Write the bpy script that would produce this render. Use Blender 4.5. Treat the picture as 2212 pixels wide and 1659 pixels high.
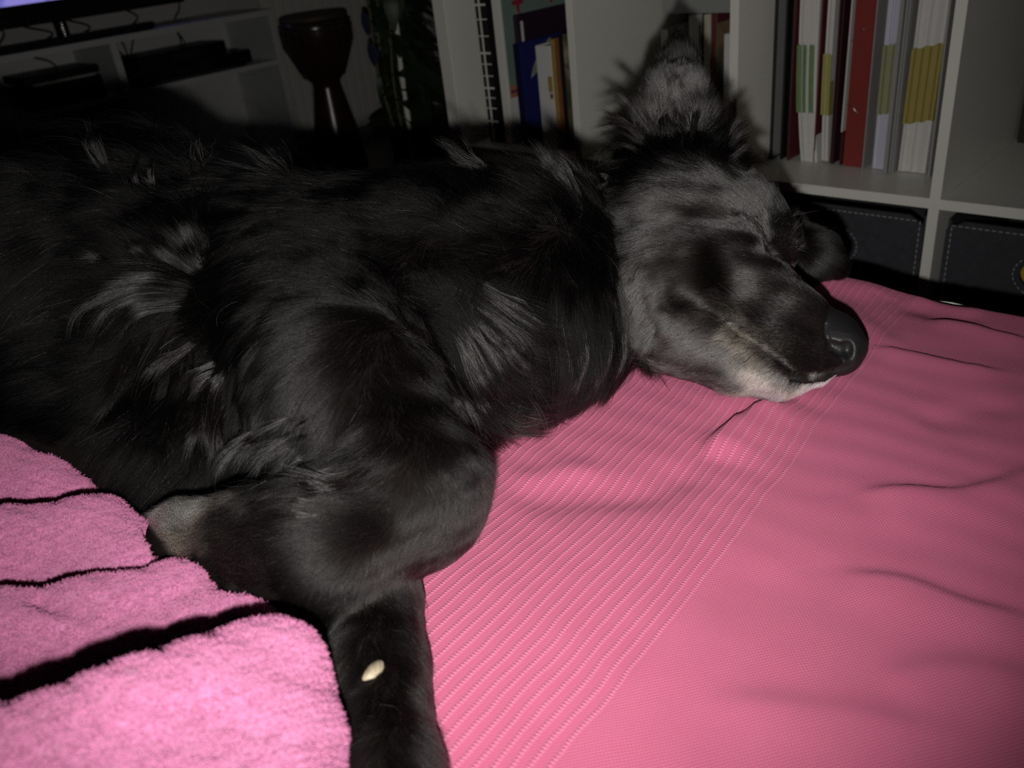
import bpy, bmesh, math, random
import numpy as np
from mathutils import Matrix, Vector
from mathutils.bvhtree import BVHTree
from mathutils.kdtree import KDTree

rng = np.random.default_rng(7)
random.seed(7)
for o in list(bpy.data.objects):
    bpy.data.objects.remove(o)
SC = bpy.context.scene
COL = SC.collection

# ------------------------------------------------------------------ camera, world, flash, exposure
FPX, PITCH, ROLL, YAW = 1836.6, 0.50027, -0.12079, -0.79609
BX, BY, CAMH = 0.68418, 1.25313, 0.84045
CX, CY = 1106.0, 829.5
FW = np.array([0, math.cos(PITCH), -math.sin(PITCH)])
_U = np.array([0, math.sin(PITCH), math.cos(PITCH)])
_R = np.array([1.0, 0, 0])
RT = math.cos(ROLL) * _R + math.sin(ROLL) * _U
UP = -math.sin(ROLL) * _R + math.cos(ROLL) * _U
CAM = np.array([0, 0, CAMH])
MCV = np.array([RT, -UP, FW])


def ray(px, py):
    return MCV.T @ np.array([(px - CX) / FPX, (py - CY) / FPX, 1.0])


def PZ(px, py, z):
    return CAM + ray(px, py) * z


def PH(px, py, h):
    d = ray(px, py)
    t = (h - CAMH) / d[2]
    return CAM + d * t


def depth(p):
    return float((np.asarray(p) - CAM) @ FW)


cam_data = bpy.data.cameras.new('camera')
cam = bpy.data.objects.new('camera', cam_data)
COL.objects.link(cam)
SC.camera = cam
cam_data.sensor_fit = 'HORIZONTAL'
cam_data.sensor_width = 36.0
cam_data.lens = FPX / 2212 * 36.0
cam_data.clip_start = 0.02
m = Matrix.Identity(4)
for i in range(3):
    m[i][0], m[i][1], m[i][2], m[i][3] = RT[i], UP[i], -FW[i], CAM[i]
cam.matrix_world = m
cam_data.dof.use_dof = True
cam_data.dof.focus_distance = 0.66
cam_data.dof.aperture_fstop = 9.5

world = bpy.data.worlds.new('night_room')
SC.world = world
world.use_nodes = True
world.node_tree.nodes['Background'].inputs[0].default_value = (0.9, 0.8, 0.75, 1)
world.node_tree.nodes['Background'].inputs[1].default_value = 0.0012

flash_data = bpy.data.lights.new('phone_flash', 'SPOT')
flash_data.energy = 25.0
flash_data.color = (1.0, 0.97, 0.93)
flash_data.shadow_soft_size = 0.005
flash_data.spot_size = math.radians(100)
flash_data.spot_blend = 1.0
flash = bpy.data.objects.new('phone_flash', flash_data)
COL.objects.link(flash)
fpos = CAM - RT * 0.004 - UP * 0.042
fm = m.copy()
for i in range(3):
    fm[i][3] = fpos[i]
flash.matrix_world = fm @ Matrix.Rotation(math.radians(3), 4, 'Y') @ Matrix.Rotation(math.radians(14), 4, 'X')

SC.view_settings.view_transform = 'Standard'
SC.view_settings.look = 'None'
SC.view_settings.exposure = 0.0
SC.view_settings.gamma = 1.0
SC.view_settings.use_curve_mapping = False
try:
    SC.cycles.use_denoising = False
    SC.cycles.max_bounces = 6
    SC.cycles.transparent_max_bounces = 8
except Exception:
    pass

# ------------------------------------------------------------------ helpers
BXAX = np.array([math.cos(YAW), math.sin(YAW), 0])     # along the bookcase front, to its right
BYAX = np.array([-math.sin(YAW), math.cos(YAW), 0])    # into the bookcase
BORG = np.array([BX, BY, 0])


def LW(x, y, z=0.0):
    """room frame (bookcase front line = x axis) to world"""
    return BORG + BXAX * x + BYAX * y + np.array([0, 0, z])


def tag(o, label=None, cat=None, group=None, kind=None):
    if label:
        o['label'] = label
    if cat:
        o['category'] = cat
    if group:
        o['group'] = group
    if kind:
        o['kind'] = kind
    return o


def empty(name, label, cat, loc=(0, 0, 0), rotz=0.0, group=None):
    o = bpy.data.objects.new(name, None)
    COL.objects.link(o)
    o.location = loc
    o.rotation_euler = (0, 0, rotz)
    o.empty_display_size = 0.05
    return tag(o, label, cat, group)


def link(name, me, parent=None, mat=None):
    o = bpy.data.objects.new(name, me)
    COL.objects.link(o)
    if parent:
        o.parent = parent
    if mat:
        me.materials.append(mat)
    return o


def bm_obj(name, bm, mat, parent=None, smooth=False):
    me = bpy.data.meshes.new(name)
    bm.normal_update()
    bm.to_mesh(me)
    bm.free()
    if smooth:
        me.polygons.foreach_set('use_smooth', [True] * len(me.polygons))
    return link(name, me, parent, mat)


def box(name, lo, hi, mat, parent=None, bev=0.0015, seg=2, rot=None):
    bm = bmesh.new()
    bmesh.ops.create_cube(bm, size=1.0)
    lo, hi = Vector(lo), Vector(hi)
    for v in bm.verts:
        v.co = Vector([lo[i] + (v.co[i] + 0.5) * (hi[i] - lo[i]) for i in range(3)])
    if bev > 0:
        bmesh.ops.bevel(bm, geom=bm.edges[:], offset=bev, segments=seg, affect='EDGES')
    if rot is not None:
        bmesh.ops.transform(bm, matrix=rot, verts=bm.verts)
    return bm_obj(name, bm, mat, parent)


def lathe(name, prof, mat, parent=None, n=40, center=(0, 0, 0)):
    bm = bmesh.new()
    rings = []
    for r, z in prof:
        rings.append([bm.verts.new((center[0] + r * math.cos(2 * math.pi * i / n), center[1] + r * math.sin(2 * math.pi * i / n), center[2] + z)) for i in range(n)])
    for a, b in zip(rings, rings[1:]):
        for i in range(n):
            bm.faces.new((a[i], a[(i + 1) % n], b[(i + 1) % n], b[i]))
    bm.faces.new(rings[0][::-1])
    bm.faces.new(rings[-1])
    return bm_obj(name, bm, mat, parent, smooth=True)


def tube(name, pts, rad, mat, parent=None, n=8):
    pts = [Vector(p) for p in pts]
    rads = rad if isinstance(rad, (list, tuple)) else [rad] * len(pts)
    bm = bmesh.new()
    rings = []
    prev = None
    for i, p in enumerate(pts):
        t = (pts[min(i + 1, len(pts) - 1)] - pts[max(i - 1, 0)]).normalized()
        a = prev if prev is not None else (Vector((0, 0, 1)) if abs(t.z) < 0.9 else Vector((1, 0, 0)))
        u = (a - t * a.dot(t)).normalized()
        prev = u
        v = t.cross(u)
        rings.append([bm.verts.new(p + (u * math.cos(2 * math.pi * k / n) + v * math.sin(2 * math.pi * k / n)) * rads[i]) for k in range(n)])
    for a, b in zip(rings, rings[1:]):
        for k in range(n):
            bm.faces.new((a[k], a[(k + 1) % n], b[(k + 1) % n], b[k]))
    bm.faces.new(rings[0][::-1])
    bm.faces.new(rings[-1])
    return bm_obj(name, bm, mat, parent, smooth=True)


def spline(pts, n):
    pts = np.array(pts, float)
    P = np.vstack([2 * pts[0] - pts[1], pts, 2 * pts[-1] - pts[-2]])
    out = []
    seg = len(pts) - 1
    for i in range(n):
        u = i / (n - 1) * seg
        k = min(int(u), seg - 1)
        t = u - k
        p0, p1, p2, p3 = P[k], P[k + 1], P[k + 2], P[k + 3]
        out.append(0.5 * (2 * p1 + (p2 - p0) * t + (2 * p0 - 5 * p1 + 4 * p2 - p3) * t * t + (3 * p1 - p0 - 3 * p2 + p3) * t ** 3))
    return np.array(out)


class Mat:
    """small node helper"""

    def __init__(self, name, color=(0.5, 0.5, 0.5), rough=0.6, spec=0.5, metal=0.0):
        self.m = bpy.data.materials.new(name)
        self.m.use_nodes = True
        self.t = self.m.node_tree
        self.b = self.t.nodes['Principled BSDF']
        self.b.inputs['Base Color'].default_value = (*color, 1)
        self.b.inputs['Roughness'].default_value = rough
        self.b.inputs['Specular IOR Level'].default_value = spec
        self.b.inputs['Metallic'].default_value = metal

    def n(self, typ, **kw):
        nd = self.t.nodes.new(typ)
        for k, v in kw.items():
            setattr(nd, k, v)
        return nd

    def l(self, a, b):
        self.t.links.new(a, b)

    def val(self, x):
        return x

    def math(self, op, a, b=None, c=None):
        nd = self.n('ShaderNodeMath', operation=op)
        for i, x in enumerate((a, b, c)):
            if x is None:
                continue
            if hasattr(x, 'links') or hasattr(x, 'is_linked'):
                self.l(x, nd.inputs[i])
            else:
                nd.inputs[i].default_value = x
        return nd.outputs[0]

    def mix(self, f, a, b):
        nd = self.n('ShaderNodeMix', data_type='RGBA')
        for sock, x in ((nd.inputs[0], f), (nd.inputs[6], a), (nd.inputs[7], b)):
            if hasattr(x, 'is_linked'):
                self.l(x, sock)
            elif isinstance(x, tuple):
                sock.default_value = (*x, 1)
            else:
                sock.default_value = x
        return nd.outputs[2]

    def noise(self, scale, detail=3, coord='Object', vec=None, rough=0.6):
        nd = self.n('ShaderNodeTexNoise')
        nd.inputs['Scale'].default_value = scale
        nd.inputs['Detail'].default_value = detail
        nd.inputs['Roughness'].default_value = rough
        if vec is None:
            vec = self.n('ShaderNodeTexCoord').outputs[coord]
        self.l(vec, nd.inputs['Vector'])
        return nd.outputs['Fac']

    def bump(self, h, strength=0.5, dist=0.001):
        nd = self.n('ShaderNodeBump')
        nd.inputs['Strength'].default_value = strength
        nd.inputs['Distance'].default_value = dist
        self.l(h, nd.inputs['Height'])
        self.l(nd.outputs[0], self.b.inputs['Normal'])

    def vary(self, c1, c2, scale=30, detail=4):
        f = self.noise(scale, detail)
        self.l(self.mix(f, c1, c2), self.b.inputs['Base Color'])
        return self


def simple(name, c, rough=0.6, spec=0.5, metal=0.0, var=0.12, scale=25, bump=0.0, bscale=400):
    M = Mat(name, c, rough, spec, metal)
    if var:
        M.vary(tuple(x * (1 - var) for x in c), tuple(min(1, x * (1 + var)) for x in c), scale)
    if bump:
        M.bump(M.noise(bscale, 3), 0.6, bump)
    return M.m


M_white = simple('white_foil', (0.76, 0.75, 0.69), 0.35, 0.4, var=0.03, scale=6)
M_felt = simple('charcoal_felt', (0.050, 0.050, 0.058), 0.95, 0.1, var=0.35, scale=90, bump=0.0008, bscale=700)
M_stitch = simple('grey_thread', (0.26, 0.26, 0.26), 0.8)
M_paper = simple('paper', (0.66, 0.65, 0.63), 0.8, 0.2, var=0.06, scale=120)
M_paperlav = simple('lavender_paper', (0.60, 0.58, 0.70), 0.8, 0.2, var=0.05, scale=120)
M_greycard = simple('grey_card', (0.33, 0.33, 0.32), 0.55, 0.4, var=0.06)
M_greyfilm = simple('grey_film', (0.30, 0.31, 0.30), 0.35, 0.5, var=0.06)
M_blackcard = simple('black_card', (0.012, 0.010, 0.010), 0.5)
M_maroon = simple('maroon_card', (0.115, 0.022, 0.03), 0.5, var=0.15)
M_darkmaroon = simple('dark_maroon_card', (0.045, 0.010, 0.016), 0.5, var=0.15)
M_red = simple('red_card', (0.24, 0.036, 0.030), 0.4, var=0.1)
M_green = simple('green_tab', (0.14, 0.24, 0.09), 0.6, var=0.2, scale=60)
M_yellow = simple('yellow_tab', (0.38, 0.36, 0.10), 0.6, var=0.1)
M_mustard = simple('mustard_tab', (0.33, 0.26, 0.05), 0.6, var=0.12)
M_olive = simple('olive_tab', (0.28, 0.27, 0.14), 0.6, var=0.1)
M_wire = simple('steel_wire', (0.5, 0.5, 0.5), 0.25, metal=1.0, var=0)
M_navy = simple('navy_cover', (0.018, 0.022, 0.13), 0.4, var=0.1)
M_navyspine = simple('navy_spine', (0.010, 0.011, 0.045), 0.4, var=0.1)
M_purple = simple('plum_cover', (0.030, 0.014, 0.030), 0.4, var=0.1)
M_cream = simple('cream_cover', (0.50, 0.47, 0.38), 0.6, var=0.1)
M_ochre = simple('ochre_spine', (0.38, 0.25, 0.06), 0.6, var=0.3, scale=50)
M_brown = simple('brown_spine', (0.22, 0.085, 0.035), 0.6, var=0.3, scale=50)
M_leafgreen = simple('leaf_print', (0.24, 0.29, 0.15), 0.6, var=0.1)
M_leafline = simple('leaf_outline', (0.40, 0.42, 0.38), 0.6, var=0.1)
M_pinkflower = simple('pink_print', (0.48, 0.02, 0.12), 0.6, var=0.1)
M_redflower = simple('red_print', (0.32, 0.025, 0.05), 0.6, var=0.1)
M_orange = simple('orange_print', (0.50, 0.16, 0.07), 0.6, var=0.1)
M_black_plastic = simple('black_plastic', (0.008, 0.008, 0.009), 0.35, 0.5, var=0.1)
M_wall = simple('wall_paint', (0.54, 0.52, 0.49), 0.8, 0.2, var=0.04, scale=3)
M_radiator = simple('radiator_enamel', (0.68, 0.645, 0.60), 0.4, 0.5, var=0.02)
M_stand = simple('white_lacquer', (0.60, 0.60, 0.60), 0.45, 0.4, var=0.03, scale=5)
M_wooddrum = simple('drum_wood', (0.034, 0.013, 0.008), 0.25, 0.6, var=0.5, scale=20)
M_skin = simple('drum_skin', (0.06, 0.045, 0.03), 0.6, var=0.25, scale=20)
M_rope = simple('drum_rope', (0.035, 0.028, 0.02), 0.8, var=0.2)
M_leaf = simple('plant_leaf', (0.016, 0.028, 0.012), 0.5, 0.4, var=0.3, scale=12)
M_stem = simple('plant_stem', (0.06, 0.06, 0.03), 0.6, var=0.2)
M_pole = simple('pale_stake', (0.55, 0.55, 0.50), 0.6, var=0.25, scale=40)
M_pot = simple('pot_clay', (0.10, 0.07, 0.05), 0.7)
M_blue = simple('blue_ribbon', (0.016, 0.016, 0.055), 0.8)
M_chrome = simple('chrome', (0.8, 0.8, 0.8), 0.2, metal=1.0, var=0)


def floor_material():
    M = Mat('oak_floor', (0.1, 0.06, 0.03), 0.4)
    tc = M.n('ShaderNodeTexCoord')
    b = M.n('ShaderNodeTexBrick')
    b.inputs['Scale'].default_value = 4.0
    b.inputs['Color1'].default_value = (0.085, 0.050, 0.027, 1)
    b.inputs['Color2'].default_value = (0.065, 0.038, 0.020, 1)
    b.inputs['Mortar'].default_value = (0.02, 0.012, 0.008, 1)
    b.inputs['Mortar Size'].default_value = 0.008
    M.l(tc.outputs['Object'], b.inputs['Vector'])
    M.l(b.outputs['Color'], M.b.inputs['Base Color'])
    return M.m


# ------------------------------------------------------------------ room shell (room frame: x along the bookcase, y behind it)
YAWROT = Matrix.Translation(Vector(BORG)) @ Matrix.Rotation(YAW, 4, 'Z')


def shell(name, lo, hi, mat):
    o = box(name, lo, hi, mat, bev=0)
    o.matrix_world = YAWROT
    o['kind'] = 'structure'
    return o


shell('floor', (-3.3, -4.0, -0.05), (2.2, 3.0, 0.0), floor_material())
shell('wall_back', (-3.25, -4.0, 0.0), (-3.15, 3.0, 2.5), M_wall)
shell('wall_right', (-3.15, 2.9, 0.0), (2.2, 3.0, 2.5), M_wall)
shell('wall_left', (-3.15, -4.0, 0.0), (2.2, -3.9, 2.5), M_wall)
shell('wall_front', (2.1, -3.9, 0.0), (2.2, 2.9, 2.5), M_wall)
shell('ceiling', (-3.3, -4.0, 2.5), (2.2, 3.0, 2.55), M_wall)
shell('baseboard_back', (-3.15, -3.9, 0.0), (-3.135, 2.9, 0.08), M_stand)


def rempty(name, label, cat, x, y, z=0.0, group=None, drot=0.0):
    return empty(name, label, cat, LW(x, y, z), YAW + drot, group)


# ------------------------------------------------------------------ bookcase
PITCHX = 0.351
shelf = rempty('bookcase', 'white open cube bookcase full of folders and books beside the bed', 'bookcase', 0, 0)
HT = 0.038 + 4 * 0.335 + 3 * 0.016
box('side_panel', (-1.045 - 0.038, 0, 0), (-1.045, 0.39, HT), M_white, shelf)
box('side_panel', (0.343, 0, 0), (0.381, 0.39, HT), M_white, shelf)
box('base_panel', (-1.045, 0, 0), (0.343, 0.39, 0.038), M_white, shelf)
box('top_panel', (-1.083, 0, HT), (0.381, 0.39, HT + 0.038), M_white, shelf)
for k in range(3):
    box('divider', (-k * PITCHX - 0.008, 0, 0.038), (-k * PITCHX + 0.008, 0.39, HT), M_white, shelf, bev=0.0008)
for r in range(1, 4):
    z0 = 0.038 + r * 0.335 + (r - 1) * 0.016
    for k in range(4):
        box('shelf', (-k * PITCHX + 0.008, 0.0005, z0), (-k * PITCHX + 0.343, 0.39, z0 + 0.016), M_white, shelf, bev=0.0008)
ZS = 0.3895   # just on the top of the lower shelf


def stitch_line(bm, pts, w=0.0009, dash=0.006, gap=0.0035):
    """dashes laid along a polyline in the x-z plane at y = pts[.][1]"""
    pts = [Vector(p) for p in pts]
    for a, b in zip(pts, pts[1:]):
        d = b - a
        L = d.length
        d.normalize()
        s = 0.0
        nrm = Vector((-d.z, 0, d.x))
        while s + dash < L:
            p, q = a + d * s, a + d * (s + dash)
            vs = []
            for base, yy in ((p, 0), (q, 0), (q, -0.0008), (p, -0.0008)):
                pass
            r = [p - nrm * w, q - nrm * w, q + nrm * w, p + nrm * w]
            lo = [bm.verts.new(v) for v in r]
            hi = [bm.verts.new(v * 1.0 + Vector((0, -0.0008, 0))) for v in r]
            bm.faces.new(hi)
            for i in range(4):
                bm.faces.new((lo[i], lo[(i + 1) % 4], hi[(i + 1) % 4], hi[i]))
            s += dash + gap


def felt_box(k, label):
    x0, x1 = -k * PITCHX + 0.008 + 0.006, -k * PITCHX + 0.343 - 0.006
    if k == 0:
        x0 += 0.004
    b = rempty('storage_box', label, 'storage box', (x0 + x1) / 2, 0, 0.0385, 'felt boxes in the bottom row')
    w = (x1 - x0) / 2
    yf = 0.016
    h = 0.315
    # front wall with an oval grip hole
    bm = bmesh.new()
    n = 40
    cz, rx, rz = 0.246, 0.047, 0.030
    outer, inner = [], []
    for i in range(n):
        a = 2 * math.pi * i / n
        ca, sa = math.cos(a), math.sin(a)
        s = min(w / abs(ca) if abs(ca) > 1e-6 else 9, ((h - cz) if sa > 0 else cz) / abs(sa) if abs(sa) > 1e-6 else 9)
        outer.append((ca * s, cz + sa * s))
        inner.append((ca * rx, cz + sa * rz))
    rings = []
    for y, ring in ((yf, outer), (yf, inner), (yf + 0.006, inner), (yf + 0.006, outer)):
        rings.append([bm.verts.new((x, y, z)) for x, z in ring])
    for r in range(4):
        A, Bq = rings[r], rings[(r + 1) % 4]
        for i in range(n):
            bm.faces.new((A[i], A[(i + 1) % n], Bq[(i + 1) % n], Bq[i]))
    bm_obj('front_panel', bm, M_felt, b)
    box('side_panel', (-w, yf + 0.006, 0), (-w + 0.005, 0.37, h), M_felt, b)
    box('side_panel', (w - 0.005, yf + 0.006, 0), (w, 0.37, h), M_felt, b)
    box('back_panel', (-w + 0.005, 0.365, 0), (w - 0.005, 0.37, h), M_felt, b)
    box('bottom_panel', (-w + 0.005, yf + 0.006, 0), (w - 0.005, 0.365, 0.005), M_felt, b)
    bm = bmesh.new()
    e = 0.008
    stitch_line(bm, [(-w + e, yf, 0.004), (-w + e, yf, h - e), (w - e, yf, h - e), (w - e, yf, 0.004)])
    ov = [(math.cos(a) * (rx + 0.009), yf, cz + math.sin(a) * (rz + 0.009)) for a in np.linspace(0, 2 * math.pi, 33)]
    stitch_line(bm, ov, dash=0.0045, gap=0.002)
    tag(bm_obj('stitching', bm, M_stitch, b), 'pale dashed stitching', kind='stuff')
    return b


felt_box(1, 'charcoal felt storage box whose grip hole peeks above the black ear')
yb = felt_box(0, 'charcoal felt storage box with something yellow showing in its grip hole')
felt_box(2, 'charcoal felt storage box hidden low behind the head of the dog')
yl = box('toy', (-0.06, -0.05, 0.0), (0.06, 0.05, 0.265), simple('yellow_plush', (0.50, 0.33, 0.015), 0.8, var=0.25, scale=60), bev=0.03, seg=4)
yl.matrix_world = Matrix.Translation(Vector(LW(0.170, 0.10, 0.046))) @ Matrix.Rotation(YAW, 4, 'Z')
tag(yl, 'yellow soft toy inside the felt box, showing through the grip hole', 'toy')


# ---- folders and binders in the third cell
def sheet_stack(name, prof, y0, y1, z0, z1, mat, parent, jag=0.0016, n=None, lean=0.0, bow=0.0):
    """a block of paper standing on edge; front edge is jagged so that sheets read; prof (x0,x1)"""
    x0, x1 = prof
    n = n or max(8, int((x1 - x0) / 0.0022))
    nz = 14
    bm = bmesh.new()
    rows = []
    ys = [y0 + rng.uniform(-jag, jag) for _ in range(n + 1)]
    for j in range(nz + 1):
        t = j / nz
        z = z0 + (z1 - z0) * t
        sh = lean * (1 - t) + bow * (1 - t) ** 3
        pin = 1 - 0.12 * (1 - t) ** 2 if bow else 1.0
        xm = (x0 + x1) / 2
        row = [bm.verts.new((xm + (x0 + (x1 - x0) * i / n - xm) * pin + sh, ys[i] + (0.0012 if i % 2 else 0), z)) for i in range(n + 1)]
        row += [bm.verts.new((xm + (x1 - xm) * pin + sh, y1, z)), bm.verts.new((xm + (x0 - xm) * pin + sh, y1, z))]
        rows.append(row)
    N = n + 3
    for a, b in zip(rows, rows[1:]):
        for i in range(N):
            bm.faces.new((a[i], a[(i + 1) % N], b[(i + 1) % N], b[i]))
    bm.faces.new(rows[0][::-1])
    bm.faces.new(rows[-1])
    return bm_obj(name, bm, mat, parent)


def tab(name, x0, x1, y0, y1, z0, z1, mat, parent, skew=0.0, nx=10, wav=0.0012, lean=0.0, bow=0.0, zref=(0.389, 0.68)):
    """a sticker strip folded round the front edge of a stack"""
    bm = bmesh.new()
    lines = []
    prof = [(x0, y1)] + [(x0 + (x1 - x0) * i / nx, y0 + wav * math.sin(i * 2.1)) for i in range(nx + 1)] + [(x1, y1)]
    zz = []
    for j in range(7):
        row = []
        for x, y in prof:
            f = (x - x0) / max(1e-6, x1 - x0)
            zb = z0 + (z1 - z0) * j / 6 + skew * (f - 0.5) + (0.0015 * math.sin(f * 17 + j) if j in (0, 6) else 0)
            t = (zb - zref[0]) / (zref[1] - zref[0])
            sh = lean * (1 - t) + bow * (1 - t) ** 3
            row.append(bm.verts.new((x + sh, y, zb)))
        lines.append(row)
    for a, b in zip(lines, lines[1:]):
        for i in range(len(prof) - 1):
            bm.faces.new((a[i], a[i + 1], b[i + 1], b[i]))
    o = bm_obj(name, bm, mat, parent)
    md = o.modifiers.new('t', 'SOLIDIFY')
    md.thickness = 0.0006
    return o


def cover(name, x0, x1, y0, y1, z0, z1, mat, parent, lean=0.0, bev=0.0006):
    o = box(name, (x0, y0, z0), (x1, y1, z1), mat, parent, bev=bev)
    if lean:
        for v in o.data.vertices:
            v.co.x += lean * (z1 - v.co.z) / (z1 - z0)
    return o


ZT = 0.704
f = rempty('plastic_sleeve', 'grey film document sleeve with black edges leaning on the bookcase divider', 'folder', 0, 0, 0)
cover('sheet', -0.3425, -0.3375, 0.128, 0.36, ZS, ZT, M_greyfilm, f)
cover('edge_strip', -0.3427, -0.3370, 0.1245, 0.1279, ZS, ZT, M_blackcard, f)
cover('bottom_strip', -0.3374, -0.3369, 0.1285, 0.36, ZS, ZS + 0.003, M_blackcard, f)
for o_ in f.children:
    for v_ in o_.data.vertices:
        v_.co.x += 0.055 * (v_.co.y - 0.1245)
f = rempty('ring_binder', 'thin black folder between the grey sleeve and the green-tabbed papers', 'folder', 0, 0, 0)
cover('cover', -0.3225, -0.3185, 0.125, 0.37, ZS, ZT, M_blackcard, f, lean=0.001)
cover('back_cover', -0.3125, -0.3085, 0.132, 0.37, ZS, ZT, M_blackcard, f, lean=0.001)
cover('spine', -0.3184, -0.3126, 0.365, 0.37, ZS, ZT, M_blackcard, f)

f = rempty('document_folder', 'maroon folder bulging with white papers and green tabs', 'folder', 0, 0, 0)
cover('cover', -0.3045, -0.3020, 0.122, 0.37, ZS, ZT, M_maroon, f, lean=-0.001)
cover('back_cover', -0.2600, -0.2570, 0.128, 0.37, ZS, ZT, M_maroon, f, lean=0.002)
sheet_stack('papers', (-0.2985, -0.2640), 0.128, 0.34, ZS, ZT - 0.002, M_paper, f, n=16, lean=0.002, bow=0.014)
for (xa, xb) in ((-0.2990, -0.2920), (-0.2880, -0.2835), (-0.2765, -0.2690)):
    tab('tab', xa, xb, 0.1245, 0.14, 0.478, 0.592, M_green, f, nx=4, lean=0.002, bow=0.014)

f = rempty('document_folder', 'maroon folder of curling papers with one yellow tab', 'folder', 0, 0, 0)
cover('back_cover', -0.2295, -0.2265, 0.128, 0.37, ZS, ZT, M_darkmaroon, f, lean=0.003)
sheet_stack('papers', (-0.2500, -0.2370), 0.130, 0.34, ZS + 0.004, ZT - 0.004, M_paper, f, n=7, lean=0.0, bow=0.007)
tab('tab', -0.2510, -0.2370, 0.127, 0.145, 0.475, 0.577, M_yellow, f, nx=6, bow=0.007)

f = rempty('ring_binder', 'dark maroon binder left of the bright red binder', 'binder', 0, 0, 0)
cover('cover', -0.2235, -0.2200, 0.128, 0.37, ZS, ZT, M_darkmaroon, f)
cover('back_cover', -0.2110, -0.2080, 0.130, 0.37, ZS, ZT, M_darkmaroon, f, lean=0.001)
cover('spine', -0.2198, -0.2112, 0.360, 0.37, ZS, ZT, M_darkmaroon, f)

f = rempty('document', 'thin white document clipped beside the red binder', 'document', 0, 0, 0)
cover('sheets', -0.2050, -0.2028, 0.118, 0.34, ZS + 0.06, ZT, M_paper, f, lean=-0.001)
cover('lower_sheet', -0.2046, -0.2034, 0.121, 0.34, ZS, ZS + 0.0599, M_maroon, f)

f = rempty('ring_binder', 'bright red binder with two steel wire clips', 'binder', 0, 0, 0)
box('spine', (-0.2005, 0.122, ZS), (-0.1635, 0.130, ZT), M_red, f, bev=0.003, seg=3)
cover('cover', -0.2003, -0.1975, 0.1302, 0.37, ZS, ZT, M_red, f)
cover('back_cover', -0.1665, -0.1637, 0.1302, 0.37, ZS, ZT, M_red, f)
for (za, zb) in ((0.598, 0.618), (0.497, 0.484)):
    w = [(-0.2008, 0.1200, za), (-0.1900, 0.1185, (za + zb) / 2 + 0.003), (-0.1810, 0.1195, zb)]
    tube('wire_clip', spline(w, 10), 0.0007, M_wire, f, n=6)
    lathe('rivet', [(0.0004, -0.0012), (0.0016, -0.0006), (0.0016, 0.0006), (0.0004, 0.0012)], M_wire, f, 10, (-0.1800, 0.1195, zb))

f = rempty('document_folder', 'grey card folder of lavender papers with an olive tab', 'folder', 0, 0, 0)
cover('cover', -0.1615, -0.1595, 0.112, 0.37, ZS, ZT, M_greycard, f, lean=0.0)
cover('back_cover', -0.1215, -0.1195, 0.104, 0.37, ZS, ZT, M_greycard, f)
cover('inner_flap', -0.1588, -0.1500, 0.150, 0.37, ZS, ZT, M_greyfilm, f)
sheet_stack('papers', (-0.1465, -0.1235), 0.122, 0.34, ZS + 0.001, ZT - 0.002, M_paperlav, f, n=11)
tab('tab', -0.1475, -0.1240, 0.119, 0.135, 0.484, 0.594, M_olive, f, nx=6, skew=0.004)

f = rempty('document_folder', 'closed grey card folder right of the olive tab', 'folder', 0, 0, 0)
cover('cover', -0.1185, -0.1150, 0.102, 0.37, ZS, ZT, M_greycard, f)
cover('inner_card', -0.1135, -0.1105, 0.108, 0.37, ZS, ZT, M_greycard, f)
cover('back_cover', -0.1085, -0.1060, 0.106, 0.37, ZS, ZT, M_greycard, f)
cover('spine', -0.1150, -0.1085, 0.362, 0.37, ZS, ZT, M_greyfilm, f)

f = rempty('document_folder', 'thick stack of white papers held by a wide mustard tab', 'folder', 0, 0, 0)
sheet_stack('papers', (-0.0985, -0.0535), 0.122, 0.34, ZS + 0.001, ZT - 0.002, M_paper, f, n=18, lean=-0.004)
cover('back_cover', -0.0500, -0.0470, 0.104, 0.37, ZS, ZT, M_greycard, f, lean=0.002)
tab('tab', -0.1000, -0.0530, 0.1185, 0.14, 0.474, 0.592, M_mustard, f, nx=12, skew=0.010, lean=-0.004)


# ---- books in the leftmost cell
def book(name, label, x0, x1, y0, y1, z0, z1, mcov, mspine=None, cat='book', pages=True, group=None):
    b = rempty(name, label, cat, (x0 + x1) / 2, (y0 + y1) / 2, z0, group)
    w, d, h = (x1 - x0) / 2, (y1 - y0) / 2, z1 - z0
    c = 0.0022
    box('cover', (w - c, -d, 0), (w, d, h), mcov, b, bev=0.0006)
    box('back_cover', (-w, -d, 0), (-w + c, d, h), mcov, b, bev=0.0006)
    box('spine', (-w, -d - 0.002, 0), (w, -d, h), mspine or mcov, b, bev=0.0009)
    if pages:
        box('pages', (-w + c, -d + 0.0005, 0.003), (w - c, d - 0.003, h - 0.003), M_paper, b, bev=0.0004)
    return b


# black panel with white window-grid print
b = book('magazine_file', 'black document box printed with white crossing lines in the bookcase', -1.001, -0.968, 0.05, 0.31, ZS, 0.700, M_blackcard, cat='document box', pages=False)
xs = [-0.016, -0.004, 0.016]
for i, (xa, z0, z1) in enumerate([(-0.003, 0.0, 0.311)]):
    box('print_line', (xa - 0.0024, -0.1335, z0), (xa + 0.0024, -0.1321, z1), M_white, b, bev=0.0003)
zz = [0.045, 0.075, 0.098, 0.118, 0.145, 0.170, 0.192, 0.228, 0.262, 0.290]
for i, z in enumerate(zz):
    box('print_line', (-0.016, -0.1333, z), (0.016, -0.1321, z + (0.0042 if i % 3 == 0 else 0.0022)), M_white, b, bev=0.0003)


def floral_material():
    M = Mat('floral_print', (0.2, 0.3, 0.26), 0.55, 0.3)
    f = M.noise(14, 4)
    c = M.mix(f, (0.13, 0.21, 0.17), (0.26, 0.33, 0.28))
    M.l(c, M.b.inputs['Base Color'])
    return M.m


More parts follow.
